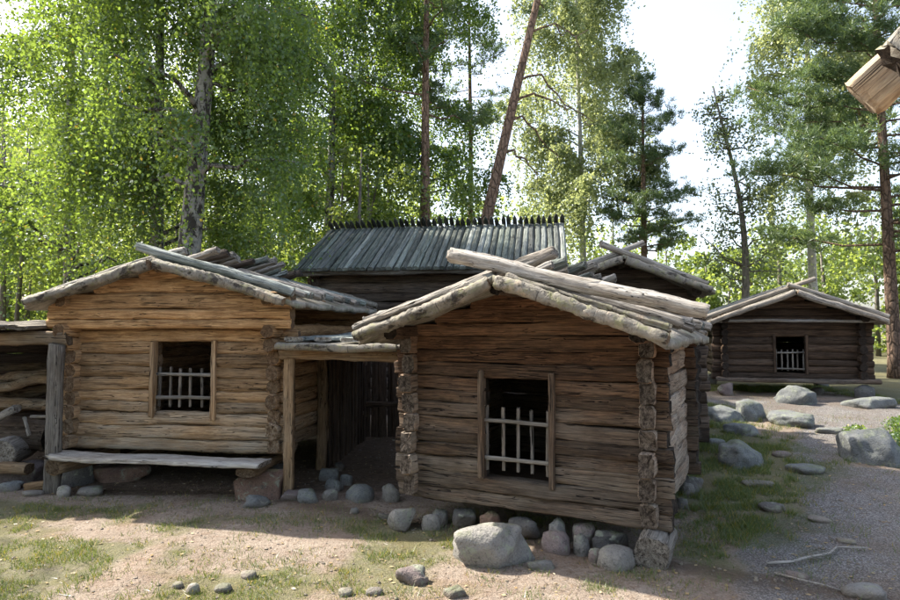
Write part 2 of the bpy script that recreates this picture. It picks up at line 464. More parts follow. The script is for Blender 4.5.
def litter_zone(x, y):
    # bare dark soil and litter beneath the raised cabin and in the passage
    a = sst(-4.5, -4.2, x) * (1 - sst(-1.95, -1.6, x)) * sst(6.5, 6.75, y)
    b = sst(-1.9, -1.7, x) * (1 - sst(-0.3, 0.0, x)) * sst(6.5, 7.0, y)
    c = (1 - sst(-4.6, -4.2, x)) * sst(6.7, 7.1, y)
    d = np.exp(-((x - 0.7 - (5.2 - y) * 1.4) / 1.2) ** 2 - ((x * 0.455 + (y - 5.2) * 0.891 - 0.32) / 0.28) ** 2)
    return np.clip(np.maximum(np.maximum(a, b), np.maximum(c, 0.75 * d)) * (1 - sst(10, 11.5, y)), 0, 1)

def axis(lo, hi, step, far_lo, far_hi):
    a = list(np.arange(lo, hi + 1e-6, step))
    v, s = hi, step
    up = []
    while v < far_hi:
        s *= 1.22; v += s; up.append(v)
    v, s = lo, step
    dn = []
    while v > far_lo:
        s *= 1.22; v -= s; dn.append(v)
    return np.array(dn[::-1] + a + up)

def build_ground():
    xs = axis(-6.5, 8.5, 0.065, -250, 250)
    ys = axis(3.2, 13.2, 0.065, -60, 320)
    X, Y = np.meshgrid(xs, ys)
    Z = terr(X, Y)
    nx, ny = len(xs), len(ys)
    V = np.stack([X.ravel(), Y.ravel(), Z.ravel()], 1)
    i = np.arange(nx * ny).reshape(ny, nx)
    F = np.stack([i[:-1, :-1].ravel(), i[:-1, 1:].ravel(), i[1:, 1:].ravel(), i[1:, :-1].ravel()], 1)
    me = raw_mesh('ground', V[F.ravel()], 4, len(F)) if False else bpy.data.meshes.new('ground')
    me.vertices.add(len(V)); me.vertices.foreach_set('co', V.astype(np.float32).ravel())
    me.loops.add(F.size); me.loops.foreach_set('vertex_index', F.astype(np.int32).ravel())
    me.polygons.add(len(F))
    me.polygons.foreach_set('loop_start', np.arange(0, F.size, 4, dtype=np.int32))
    me.polygons.foreach_set('loop_total', np.full(len(F), 4, dtype=np.int32))
    me.update(calc_edges=True)
    att = me.attributes.new('zone', 'FLOAT_COLOR', 'POINT')
    x, y = V[:, 0], V[:, 1]
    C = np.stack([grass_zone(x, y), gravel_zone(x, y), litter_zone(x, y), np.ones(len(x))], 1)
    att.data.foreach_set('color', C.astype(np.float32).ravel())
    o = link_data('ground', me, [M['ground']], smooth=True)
    tag(o, 'sandy trodden ground with grass patches and a grey gravel path', kind='structure')
build_ground()

# ------------------------------------------------------------------ logs
def log_mesh(name, L, w, h, seed, ex=3.0, nseg=None, npf=14, wob=0.008, rough=0.004, taper=0.0, mats=(), ragged=0.006, lumps=0.0, split=0):
    """timber along local X, w in local Y, h in local Z; superellipse section; slot 1 is end grain"""
    r = np.random.default_rng(seed)
    n = nseg or int(np.clip(L / 0.085, 5, 28))
    x = np.concatenate([[0.0, min(0.012, L * 0.1)], np.linspace(min(0.03, L * 0.2), L - min(0.03, L * 0.2), n), [L - min(0.012, L * 0.1), L]])
    k = len(x)
    def wave(amp, f0=0.6, f1=2.2):
        return amp * (np.sin(x * r.uniform(f0, f1) * 2 + r.uniform(0, 6.3)) + 0.5 * np.sin(x * r.uniform(3, 7) + r.uniform(0, 6.3)) + 0.3 * np.sin(x * r.uniform(9, 17) + r.uniform(0, 6.3)))
    cy_, cz_ = wave(wob), wave(wob)
    sw = 1 + wave(0.02) / 1.0 + taper * (x / L - 0.5)
    sh = 1 + wave(0.025) / 1.0 + taper * (x / L - 0.5)
    cap = np.ones(k); cap[0] = cap[-1] = 0.93; cap[1] = cap[-2] = 0.985
    th = np.linspace(0, 2 * math.pi, npf, endpoint=False) + math.pi / npf + r.uniform(-.05, .05)
    c, s = np.cos(th), np.sin(th)
    ca = np.sign(c) * np.abs(c) ** (2 / ex); sa = np.sign(s) * np.abs(s) ** (2 / ex)
    streak = r.normal(0, 1, npf)
    V = np.zeros((k, npf, 3))
    fr = r.uniform(1.0, 5.0, npf); ph = r.uniform(0, 6.3, npf)
    for i in range(k):
        off = rough * (streak * np.sin(x[i] * fr + ph) + 0.8 * r.normal(0, 1, npf))
        lump = 1 + lumps * r.normal(0, 1)
        V[i, :, 0] = x[i]
        V[i, :, 1] = cy_[i] + (ca * w / 2 * sw[i] + off * c) * cap[i] * lump
        V[i, :, 2] = cz_[i] + (sa * h / 2 * sh[i] + off * s) * cap[i] * lump
    if split:
        for _ in range(split):
            j = int(r.integers(0, npf)); x0 = r.uniform(0, L); ln = r.uniform(.25, .9)
            a = r.uniform(.006, .013) * np.exp(-((x - x0) / ln) ** 4)
            V[:, j, 1] -= a * np.sign(ca[j]) * (abs(ca[j]) > .5); V[:, j, 2] -= a * np.sign(sa[j]) * (abs(ca[j]) <= .5)
    # uneven saw cuts at both ends
    for e, sg in ((0, 1), (k - 1, -1)):
        ty, tzz = r.normal(0, 0.10, 2)
        V[e, :, 0] += sg * (np.abs(r.normal(0, ragged, npf)) + 0.0) + ty * (V[e, :, 1] - cy_[e]) + tzz * (V[e, :, 2] - cz_[e])
        j = 1 if e == 0 else k - 2
        V[j, :, 0] += ty * (V[j, :, 1] - cy_[j]) + tzz * (V[j, :, 2] - cz_[j]) + sg * ragged
    verts = V.reshape(-1, 3)
    ring = np.arange(npf); nxt = np.roll(ring, -1)
    F = []
    for i in range(k - 1):
        a = i * npf
        F.append(np.stack([a + ring, a + npf + ring, a + npf + nxt, a + nxt], 1))
    F = np.concatenate(F)[:, ::-1].tolist()
    ns = len(F)
    base = len(verts)
    e0 = np.vstack([V[0], V[0].mean(0) + [0.004, 0, 0]]); e1 = np.vstack([V[-1], V[-1].mean(0) - [0.004, 0, 0]])
    verts = np.vstack([verts, e0, e1])
    for j in range(npf):
        F.append([base + npf, base + (j + 1) % npf, base + j])
    b2 = base + npf + 1
    for j in range(npf):
        F.append([b2 + npf, b2 + j, b2 + (j + 1) % npf])
    me = bpy.data.meshes.new(name)
    me.from_pydata(verts.tolist(), [], F)
    for m in mats: me.materials.append(m)
    mi = np.zeros(len(F), dtype=np.int32); mi[ns:] = 1 if len(mats) > 1 else 0
    me.polygons.foreach_set('material_index', mi)
    sm = np.ones(len(F), dtype=bool); sm[ns:] = False
    me.polygons.foreach_set('use_smooth', sm)
    me.update()
    return me

def frame_between(p0, p1, roll=0.0):
    p0, p1 = Vector(p0), Vector(p1)
    x = (p1 - p0).normalized()
    up = Vector((0, 0, 1)) if abs(x.z) < 0.9 else Vector((1, 0, 0))
    y = up.cross(x).normalized()
    z = x.cross(y)
    m = Matrix((x, y, z)).transposed().to_4x4()
    if roll: m = m @ Matrix.Rotation(roll, 4, 'X')
    m.translation = p0
    return m

_seed = [100]
def nseed():
    _seed[0] += 1
    return _seed[0]

def hk(ex): return 0.995 if ex >= 6 else 1.09
def timber(name, parent, p0, p1, w, h, mat='wood_brown', end=None, tint=(0.4, 1.0, 0.5), roll=0.0, **kw):
    L = (Vector(p1) - Vector(p0)).length
    me = log_mesh(name, L, w, h, nseed(), mats=[M[mat], M[end or mat.replace('wood', 'end')]], **kw)
    o = bpy.data.objects.new(name, me)
    COL.objects.link(o)
    if parent is not None: o.parent = parent
    o.matrix_local = frame_between(p0, p1, roll)
    o.color = (tint[0], tint[1], tint[2], 1)
    return o

R_ = random.Random(3)
def U(a, b): return R_.uniform(a, b)

def sheet(name, parent, f, nu, nv, thick, mats, smooth=True):
    """thick curved sheet: f(u,v)->point, thickness along -normal (approx -z)"""
    T, B = [], []
    for i in range(nu + 1):
        for j in range(nv + 1):
            p = Vector(f(i / nu, j / nv)); T.append(p); B.append(p - Vector((0, 0, thick)))
    n = (nu + 1) * (nv + 1)
    idx = lambda i, j: i * (nv + 1) + j
    F = []
    for i in range(nu):
        for j in range(nv):
            q = [idx(i, j), idx(i + 1, j), idx(i + 1, j + 1), idx(i, j + 1)]
            F.append(q); F.append([n + a for a in q[::-1]])
    for i in range(nu):
        for j in (0, nv):
            a, b = idx(i, j), idx(i + 1, j); F.append([a, b, n + b, n + a][::(-1 if j == 0 else 1)])
    for j in range(nv):
        for i in (0, nu):
            a, b = idx(i, j), idx(i, j + 1); F.append([a, b, n + b, n + a][::(1 if i == 0 else -1)])
    return link_mesh(name, [tuple(p) for p in T + B], F, mats, parent, smooth=smooth)

# ------------------------------------------------------------------ log cabin
def cabin(name, label, loc, yaw, W, D, zb, fronts, sides, t, ext, wood, tint, win=None, roof=None, ex=4.0, gable_fwd=0.0,
          fine=True, gable_h=0.11, side_sky_tint=None, wide_top=0):
    root = thing(name, label, 'cabin', loc, yaw)
    end = wood.replace('wood', 'end')
    ns = None if fine else 8
    npf = 20 if fine else 8
    kw = dict(nseg=ns, npf=npf, split=5 if fine else 0, wob=0.007 if fine else 0.003)
    def tn(k, n):
        f = k / max(1, n - 1)
        g, b, w = tint(f)
        return (min(1, max(0, g + U(-.15, .15))), b * U(0.82, 1.15), w)
    z = zb
    nF = len(fronts)
    for k, h in enumerate(fronts):
        zc = z + h / 2
        extra = 0.05 if k >= nF - wide_top else 0
        for yw, op in ((0.0, win), (D, None)):
            tt = tn(k, nF)
            e0 = ext + U(-.02, .025) + extra; e1 = ext + U(-.02, .025) + extra
            if op and zc > op['z0'] and zc < op['z1']:
                yw = U(-.009, .009)
                timber('log', root, (-W / 2 - e0, yw, zc), (op['x0'] + 0.01, yw, zc + U(-.003, .003)), t * U(.94, 1.06), h * hk(ex), wood, end, tt, ex=ex * U(.8, 1.2), **kw)
                timber('log', root, (op['x1'] - 0.01, yw, zc + U(-.003, .003)), (W / 2 + e1, yw, zc), t * U(.94, 1.06), h * hk(ex), wood, end, tt, ex=ex * U(.8, 1.2), **kw)
            else:
                yw += U(-.009, .009)
                timber('log', root, (-W / 2 - e0, yw, zc), (W / 2 + e1, yw, zc), t * U(.94, 1.06), h * hk(ex), wood, end, tt, ex=ex * U(.8, 1.2), **kw)
        z += h
    ztop = z
    z = zb + sides[0] * 0.12
    nS = len(sides)
    for k, h in enumerate(sides):
        zc = z + h / 2
        for sx in (-1, 1):
            tt = tn(k, nS)
            if side_sky_tint: tt = (side_sky_tint[0], tt[1] * side_sky_tint[1], tt[2])  # greyer, brighter side logs imitate skylight on the side wall
            e0 = ext + U(-.035, .03) + (0.09 * (k - (nS - wide_top) + 1) if k >= nS - wide_top else 0)
            timber('log', root, (sx * W / 2, -e0, zc), (sx * W / 2, D + ext, zc), t * 0.93 * U(.93, 1.07), h * (0.98 if ex > 6 else 1.05), wood, end, tt, ex=ex * U(.55, .8), **kw)
        z += h
    # floor
    sheet('floor', root, lambda u, v: (-W / 2 + u * W, v * D, zb + 0.09), 1, 1, 0.05, [M['wood_dark']], False)
    # window opening: jambs, rails and pickets
    if win:
        jw = win.get('jw', 0.05)
        for sx in (0, 1):
            xx = win['x0'] - jw / 2 + 0.012 if sx == 0 else win['x1'] + jw / 2 - 0.012
            timber('window_jamb', root, (xx, -t / 2 + 0.012, win['z0'] - 0.025 * sx - 0.01), (xx + U(-.006, .006), -t / 2 + 0.012, win['z1'] + 0.03), 0.085, jw, wood, end, tuple(a * b for a, b in zip(tint(0.5), (1.0, 1.15, 1))), ex=12, npf=12 if fine else 8, wob=0.0015, rough=.0015)
        # inner reveal boards
        g = win['gate']
        n = g['n']; gy = -t / 2 + g.get('y', 0.06)
        x0, x1 = win['x0'] + 0.012, win['x1'] - 0.012
        for zr in g['rails']:
            rail = timber('gate_rail', root, (x0 - 0.01, gy - 0.016, zr + U(-.006, .006)), (x1 + 0.01, gy - 0.016, zr + U(-.006, .006)), 0.022, 0.034, g['wood'], 'end_grey', (0.85, .75, .5), ex=4, npf=10 if fine else 8, nseg=10 if fine else 4, wob=0.003, rough=0.002)
        for i in range(n):
            xx = x0 + 0.02 + (x1 - x0 - 0.04) * i / (n - 1) + U(-.010, .010)
            timber('gate_picket', root, (xx, gy + 0.012, g['z0'] + U(-.006, .006)), (xx + U(-.006, .006), gy + 0.012, g['z1'] + U(-.012, .012)), 0.022, g.get('pw', 0.028), g['wood'], 'end_grey', (U(.2, .8), U(.45, .8), .5), ex=5, npf=10 if fine else 8, nseg=8 if fine else 3, wob=0.002, rough=0.0012)
    # gable logs and roof
    r = roof
    zr, sl = r['zr'], r['slope']
    for yw in ((-gable_fwd, 0.02, D) if gable_fwd else (0.0, D)):
        z = ztop if not (gable_fwd and yw < 0) else r.get('gz', ztop)
        k = 0
        while z < zr - 0.04:
            h = min(gable_h * U(.92, 1.12), zr - z)
            if gable_fwd and yw < 0 and k < len(r.get('gh', ())): h = r['gh'][k]
            half = min((zr - z - h * 0.35) / sl, W / 2 + ext + (0.06 if gable_fwd else -0.12))
            if half < 0.12: break
            half = min(half, W / 2 + 0.1) if yw == 0.02 else half
            timber('gable_log', root, (-half, yw, z + h / 2), (half, yw, z + h / 2), t * (1.05 if gable_fwd else 1), h * 1.07, wood, end, tn(int(nF * 0.9) + (k % 2), nF), ex=ex, **kw)
            z += h; k += 1
    fo, bo, eo = r['fo'], r['bo'], r['eo']
    half = W / 2 + eo
    # ridge beam and purlins
    timber('ridge_beam', root, (0, -fo + 0.06, zr - 0.03), (0, D + bo - 0.05, zr - 0.03), 0.13, 0.13, wood, end, tint(0.6), ex=2.2, **kw)
    for sx in (-1, 1):
        timber('wall_plate', root, (sx * W / 2, -fo * 0.7, zr - sl * W / 2 - 0.05), (sx * W / 2, D + bo - 0.08, zr - sl * W / 2 - 0.05), 0.14, 0.13, wood, end, tint(0.8), ex=2.6, **kw)
    dk = r.get('deck', 0.06)
    slopes = {}
    for sx in (-1, 1):
        ph = [U(0, 6) for _ in range(4)]
        def f(u, v, sx=sx, ph=ph):
            x = u * half * 1.02; y = -fo + v * (D + fo + bo)
            zz = zr + dk - sl * x + 0.012 * math.sin(y * 9 + ph[0] + 2 * u) + 0.010 * math.sin(x * 11 + ph[1]) + 0.008 * math.sin(y * 23 + ph[2])
            x += (0.03 * math.sin(y * 7 + ph[3]) + 0.02 * math.sin(y * 17 + ph[1])) * u
            y += 0.02 * math.sin(x * 9 + ph[2]) * (1 if v in (0, 1) else 0)
            return (sx * x, y, zz - 0.05 * u ** 6)
        if sx > 0:
            slopes[sx] = sheet('roof_slope', root, f, 14, 30 if fine else 12, dk, [M['bark_sheet']])
        else:
            slopes[sx] = sheet('roof_slope', root, lambda u, v: f(1 - u, v), 14, 30 if fine else 12, dk, [M['bark_sheet']])
    # barge logs along the front and back edge
    for yy, rad in ((-fo - 0.02, r['barge']), (D + bo, r['barge'])):
        for sx in (-1, 1):
            q = r.get('bend', 1.0)
            timber('barge_pole', slopes[sx], (sx * (half + 0.0), yy + U(-.02, .02), zr + dk - 0.05 - sl * half), (sx * 0.02, yy + U(-.02, .02), zr + dk - 0.05 + 0.0), rad * 2, rad * 2, r.get('bmat', 'bark_pole'), 'end_tan', (0.5, 1.1, .5), ex=2.1, wob=r.get('bwob', 0.012), rough=0.006, lumps=0.014, taper=0.15, nseg=44 if fine else 10, npf=16 if fine else 8)
    # roof poles running down the slopes
    for (sx, y, over, down, rad, lift, mt, slp) in r['poles']:
        s2 = slp if slp else sl
        ztopp = zr + dk + rad + lift
        p0 = (-sx * over, y, ztopp + s2 * over)
        p1 = (sx * (half + down), y + U(-.06, .06), ztopp - s2 * (half + down))
        timber('roof_pole', slopes[sx], p0, p1, rad * 2 * U(.95, 1.1), rad * 2 * U(.9, 1.05), mt, 'end_grey' if 'bark' in mt else None, (U(.4, .9), U(.85, 1.15), .5), ex=2.2, rough=0.006, taper=U(-.2, .2), lumps=0.012, **kw)
    return root

def heights(total, mean, jit, seed):
    r = np.random.default_rng(seed)
    n = max(1, int(round(total / mean)))
    h = mean * (1 + jit * r.uniform(-1, 1, n))
    return list(h * total / h.sum())

def pole_set(y0, y1, step, radius, over, mats, every=1, seed=1, sides=(-1, 1), lift=0.0, over_right=None):
    r = random.Random(seed); out = []
    for sx in sides:
        y = y0 + (0.11 if sx < 0 else 0)
        while y < y1:
            o = over if sx < 0 else (over_right if over_right is not None else 0.03)
            out.append((sx, y, max(0.0, o + r.uniform(-.12, .1)) if o > 0.05 else o, r.uniform(-.05, .06), radius * r.uniform(.8, 1.2), lift + r.uniform(0, .02), r.choice(mats), None))
            y += step * r.uniform(.85, 1.2)
    return out

# dark middle cabin
W, D = 2.11, 2.05
poles = pole_set(-0.12, D + 0.2, 0.21, 0.042, 0.36, ['wood_grey', 'wood_grey', 'wood_roof'], seed=4)
poles = [p for p in poles if not (p[1] < -0.05)]
poles += [(1, -0.60, -0.10, 0.02, 0.026, -0.01, 'bark_pole', 0.32), (-1, -0.61, -0.06, 0.03, 0.024, -0.01, 'wood_grey', 0.32), (-1, -0.50, -0.02, 0.05, 0.030, 0.0, 'wood_grey', 0.31)]
poles += [(1, -0.52, 0.42, 0.24, 0.057, 0.03, 'wood_grey', 0.255), (-1, -0.34, 0.42, 0.10, 0.046, 0.02, 'wood_grey', 0.30)]
cabin('log_cabin', 'dark brown log cabin nearest the camera with a five-picket barred window', (0.615, 5.35, 0), math.radians(-27), W, D, 0.225,
      heights(0.40, 0.135, 0.15, 2) + heights(1.08, 0.117, 0.16, 3), heights(1.46, 0.183, 0.08, 4), 0.135, 0.16, 'wood_brown',
      lambda f: (0.9 - 0.75 * f, 0.80 - 0.10 * f, 0.5 + 0.45 * max(0, f - .55) / .45),
      win=dict(x0=-0.335, x1=0.275, z0=0.47, z1=1.37, gate=dict(n=5, rails=(0.965, 0.645), z0=0.53, z1=1.085, wood='wood_grey', y=0.035)),
      roof=dict(zr=2.12, slope=0.33, fo=0.62, bo=0.32, eo=0.24, barge=0.050, poles=poles, deck=0.05, bwob=0.012), ex=9.0, side_sky_tint=(1.0, 2.1))  # side wall skylight is put into the log tint

# lighter left cabin
W, D = 2.38, 2.75
poles = pole_set(0.05, D + 0.25, 0.24, 0.045, 0.40, ['wood_grey', 'wood_roof', 'wood_dark'], seed=9, sides=(-1,))
poles += pole_set(-0.30, D + 0.25, 0.21, 0.036, 0.0, ['wood_grey', 'wood_roof', 'bark_pole', 'wood_grey'], seed=12, sides=(1,))
poles += [(1, -0.30, 0.30, 0.02, 0.045, 0.03, 'wood_roof', 0.29), (-1, -0.20, 0.20, -0.05, 0.045, 0.02, 'wood_grey', 0.27)]
cabin('log_cabin', 'light tan log cabin on the left with a plank bench along its front', (-3.03, 6.90, 0), math.radians(-8.3), W, D, 0.43,
      heights(1.32, 0.130, 0.14, 7), heights(1.36, 0.150, 0.10, 8), 0.15, 0.17, 'wood_tan',
      lambda f: (0.85 - 0.75 * f, 0.86 + 0.12 * f, 0.5 + 0.06 * f),
      win=dict(x0=-0.225, x1=0.47, z0=0.80, z1=1.60, gate=dict(n=6, rails=(1.255, 1.005), z0=0.90, z1=1.335, wood='wood_grey', y=0.05)),
      roof=dict(zr=2.44, slope=0.275, fo=0.46, bo=0.32, eo=0.27, barge=0.052, poles=poles, deck=0.05, gz=1.765, gh=(0.10, 0.11, 0.175, 0.16, 0.12)),
      ex=3.6, gable_fwd=0.17, wide_top=2, gable_h=0.15)

# far right cabin
W, D = 2.47, 2.6
poles = pole_set(-0.05, D + 0.3, 0.24, 0.05, 0.22, ['wood_grey', 'wood_roof'], seed=21)
poles += [(1, -0.45, 0.12, 0.08, 0.05, 0.02, 'wood_grey', None), (-1, -0.36, 0.40, 0.10, 0.05, 0.02, 'wood_grey', None)]
far_loc = (6.83, 12.50, 0)
far = cabin('log_cabin', 'small dark log cabin standing apart on stones at the far right', far_loc, math.radians(-15), W, D, 0.75,
      heights(1.28, 0.14, 0.12, 30), heights(1.30, 0.17, 0.1, 31), 0.15, 0.22, 'wood_dark',
      lambda f: (0.25 - 0.1 * f, 0.92 - 0.15 * f, 0.62),
      win=dict(x0=-0.28, x1=0.27, z0=0.90, z1=1.62, gate=dict(n=6, rails=(1.30, 0.97), z0=0.93, z1=1.36, wood='wood_grey', pw=0.03)),
      roof=dict(zr=2.48, slope=0.375, fo=0.55, bo=0.3, eo=0.30, barge=0.055, poles=poles, deck=0.05, bmat='wood_grey'), ex=3.5, fine=False, gable_h=0.14)
timber('tie_pole', far, (-1.45, -0.30, 1.93), (1.42, -0.30, 1.93), 0.06, 0.06, 'wood_grey', None, (0.8, .8, .5), ex=2.3, npf=8)
timber('sill_beam', far, (-1.42, -0.20, 0.75), (1.52, -0.20, 0.75), 0.15, 0.09, 'wood_dark', None, (0.7, 1.3, .5), ex=4, npf=10)

# cabin hidden behind the middle one, only its gable shows
W, D = 1.85, 1.7
poles = pole_set(0.0, D + 0.2, 0.26, 0.05, 0.18, ['wood_grey', 'wood_roof'], seed=41)
poles += [(1, -0.26, 0.28, 0.02, 0.045, 0.02, 'wood_grey', None), (-1, -0.18, 0.30, 0.0, 0.05, 0.02, 'wood_grey', None)]
cabin('log_cabin', 'shaded log cabin of which only the roof gable shows behind the dark cabin', (2.27, 8.30, 0), math.radians(-6), W, D, 0.30,
      heights(1.70, 0.15, 0.12, 50), heights(1.70, 0.17, 0.1, 51), 0.15, 0.18, 'wood_dark', lambda f: (0.4, 1.0, 0.5),
      roof=dict(zr=2.66, slope=0.40, fo=0.40, bo=0.2, eo=0.14, barge=0.05, poles=poles, deck=0.05), ex=3.5, fine=False, gable_h=0.14)

# ------------------------------------------------------------------ long store house with a ribbed board roof
def board_mesh(name, L, w, h, pointed, seed, mats):
    r = np.random.default_rng(seed)
    n = 7
    x = np.linspace(0, L, n)
    sec = [(-.5, -.5), (-.5, .1), (-.22, .5), (.22, .5), (.5, .1), (.5, -.5)]
    V = []
    for i in range(n):
        f = 1.0
        dy, dz = r.normal(0, .004, 2)
        for (a, b) in sec:
            V.append((x[i] + r.normal(0, .004), a * w * (1 + r.normal(0, .03)) + dy, b * h + dz))
    if pointed:
        for (a, b) in sec: V.append((L + 0.10, a * w * 0.25, b * h * 0.5))
        n += 1
    F = []
    for i in range(n - 1):
        for j in range(6):
            a, b = i * 6 + j, i * 6 + (j + 1) % 6
            F.append((a, b, b + 6, a + 6))
    F.append(tuple(range(5, -1, -1))); F.append(tuple((n - 1) * 6 + j for j in range(6)))
    me = bpy.data.meshes.new(name)
    me.from_pydata(V, [], F)
    for m in mats: me.materials.append(m)
    me.update()
    return me

def store_house():
    yaw = math.radians(-8.8)
    root = thing('store_house', 'long dark store house behind the cabins with a mossy ribbed board roof', 'building', (-0.125, 13.15, 0), yaw)
    Lh = 2.52; half = 2.0; zr, ze = 3.93, 2.86
    sl = (zr - ze) / half
    wy = 1.55
    hs = heights(2.75, 0.2, .1, 60); z = 0.1
    for k, h in enumerate(hs):
        for yy in (-wy, wy):
            timber('log', root, (-Lh + 0.12, yy, z + h / 2), (Lh - 0.12, yy, z + h / 2), 0.16, h * 1.05, 'wood_dark', None, (0.5, U(.9, 1.2), .5), ex=4, nseg=10, npf=8)
        for sx in (-1, 1):
            timber('log', root, (sx * (Lh - 0.3), -wy - 0.2, z + h * 0.9), (sx * (Lh - 0.3), wy + 0.2, z + h * 0.9), 0.15, h * 1.04, 'wood_dark', None, (0.5, U(.9, 1.2), .5), ex=4, nseg=8, npf=8)
        z += h
    k = 0
    while z < zr - 0.15:
        for sx in (-1, 1):
            hl = (zr - z - 0.2) / sl - 0.12
            timber('gable_log', root, (sx * (Lh - 0.3), -hl, z + 0.1), (sx * (Lh - 0.3), hl, z + 0.1), 0.15, 0.21, 'wood_dark', None, (0.5, 1, .5), ex=4, nseg=6, npf=8)
        z += 0.2
    for sx in (-1, 1):
        timber('eave_beam', root, (-Lh, sx * (half - 0.08), ze - 0.05), (Lh, sx * (half - 0.08), ze - 0.05), 0.12, 0.10, 'wood_grey', None, (0.6, .7, .5), ex=3, npf=8)
    timber('ridge_beam', root, (-Lh + 0.02, 0, zr - 0.10), (Lh - 0.02, 0, zr - 0.10), 0.12, 0.12, 'wood_dark', None, (0.6, .9, .5), ex=3, npf=8)
    slopes = {}
    for sy in (-1, 1):
        slopes[sy] = sheet('roof_slope', root, (lambda u, v, sy=sy: (-Lh + 2 * Lh * (u if sy > 0 else 1 - u), sy * v * (half - 0.05), zr - 0.02 - sl * v * (half - 0.05))), 2, 2, 0.03, [M['bark_sheet']], False)
    n = 42
    Ls = math.hypot(half + 0.06, sl * (half + 0.06))
    fm = [board_mesh('roof_board', Ls, 0.108, 0.065, False, 700 + i, [M['wood_roof']]) for i in range(5)]
    bm_ = [board_mesh('roof_board', Ls + 0.19, 0.085, 0.05, True, 720 + i, [M['wood_roof']]) for i in range(4)]
    for i in range(n):
        x = -Lh + 0.05 + (2 * Lh - 0.1) * i / (n - 1)
        for sy in (-1, 1):
            o = bpy.data.objects.new('roof_board', (fm if sy < 0 else bm_)[R_.randrange(4)])
            COL.objects.link(o); o.parent = slopes[sy]
            lift = 0.03 + U(0, .012)
            p0 = (x + U(-.012, .012), sy * (half + 0.06 + U(-.04, .04)), zr - sl * (half + 0.06) + lift)
            p1 = (x + U(-.012, .012), -sy * U(-.03, .05) if sy > 0 else 0, zr + lift)
            o.matrix_local = frame_between(p0, p1, U(-.05, .05))
            o.color = (U(.0, 1.0), U(.5, 1.2) if sy < 0 else U(.3, .5), .5, 1)
store_house()

# ------------------------------------------------------------------ low passage roof between the two cabins
def passage():
    root = thing('open_shed', 'low open shed with a dark doorway between the tan and the dark cabin', 'shed', (0, 0, 0))
    A = (-1.72, 6.55); B = (-0.62, 6.30)
    def post(x, y, z1, w, d, b=1.0):
        timber('post', root, (x, y, tz(x, y) - 0.05), (x + U(-.015, .015), y, z1), d, w, 'wood_tan', None, (0.55, 0.72 * b, .5), ex=5, wob=0.006, npf=12)
    post(-1.70, 6.58, 1.47, 0.11, 0.09)
    post(-1.58, 7.75, 1.50, 0.12, 0.10, .8)
    post(-0.55, 8.9, 1.5, 0.12, 0.10, .6)
    timber('lintel', root, (-1.80, 6.58, 1.50), (-0.50, 6.28, 1.485), 0.10, 0.12, 'wood_tan', None, (0.6, 0.75, .5), ex=4)
    timber('lintel', root, (-1.72, 7.75, 1.54), (-0.20, 7.5, 1.54), 0.10, 0.12, 'wood_tan', None, (0.5, 0.55, .5), ex=4)
    timber('eave_pole', root, (-1.78, 6.36, 1.585), (-0.52, 6.10, 1.58), 0.075, 0.075, 'bark_pole', 'end_grey', (0.5, 1, .5), ex=2.1, wob=0.010, lumps=0.03)
    ph = U(0, 6)
    sheet('roof_deck', root, lambda u, v: (-1.80 + u * 1.42 + v * 0.25, 6.36 - 0.27 * u + v * 2.9, 1.60 + 0.07 * v + 0.012 * math.sin(9 * u + 5 * v + ph)), 10, 16, 0.04, [M['bark_sheet']])
    for i, (a, w) in enumerate(((0.10, .16), (0.33, .14), (0.58, .17), (0.80, .15))):
        x0, y0 = -1.75 + a * 1.3, 6.42 - 0.25 * a
        timber('roof_board', root, (x0, y0 + U(0, .1), 1.645), (x0 + 0.4, y0 + 2.7, 1.70), w * 1.5, 0.045, 'wood_roof', None, (0.9, 1.5, .5), ex=5, npf=10, rough=.003)
    # back partition of upright boards with gaps
    x = -1.62
    while x < 0.05:
        w = U(.10, .17)
        timber('back_board', root, (x, 9.55 - 0.1 * x, 0.02), (x + U(-.02, .02), 9.55 - 0.1 * x, 1.62), 0.03, w, 'wood_dark', None, (0.4, 1.0, .5), ex=6, npf=8, nseg=5, wob=.004)
        x += w * 0.97 + (U(.01, .03) if R_.random() < .3 else 0)
    y = 7.84  # dark boards added to black out the side of the passage
    while y < 9.45:
        w = U(.11, .17)
        timber('added_dark_board', root, (-1.50 + (y - 7.84) * .13, y, 0.02), (-1.50 + (y - 7.84) * .13, y + U(-.01, .01), 1.60), w, 0.03, 'wood_dark', None, (0.3, .8, .5), ex=6, npf=8, nseg=5, wob=.003)
        y += w * .98
    timber('cross_rail', root, (-1.66, 9.48, 0.62), (0.1, 9.40, 0.66), 0.05, 0.09, 'wood_dark', None, (0.5, 1.2, .5), ex=4, npf=8)
passage()

# ------------------------------------------------------------------ bench on the tan cabin
def bench():
    root = thing('plank_bench', 'long weathered grey plank bench fixed low along the tan cabin front', 'bench', (-3.03, 6.90, 0), math.radians(-8.3))
    timber('seat_plank', root, (-1.20, -0.34, 0.40), (1.22, -0.37, 0.395), 0.30, 0.055, 'wood_grey', 'end_grey', (0.9, 1.12, .5), ex=6, wob=0.006, rough=0.004, npf=18)
    timber('support_log', root, (-1.10, -0.46, 0.29), (-1.10, 0.5, 0.29), 0.17, 0.17, 'wood_tan', None, (0.6, .6, .5), ex=2.2)
    timber('support_log', root, (1.05, -0.46, 0.325), (1.05, 0.6, 0.325), 0.22, 0.10, 'wood_tan', None, (0.6, .6, .5), ex=3)
bench()

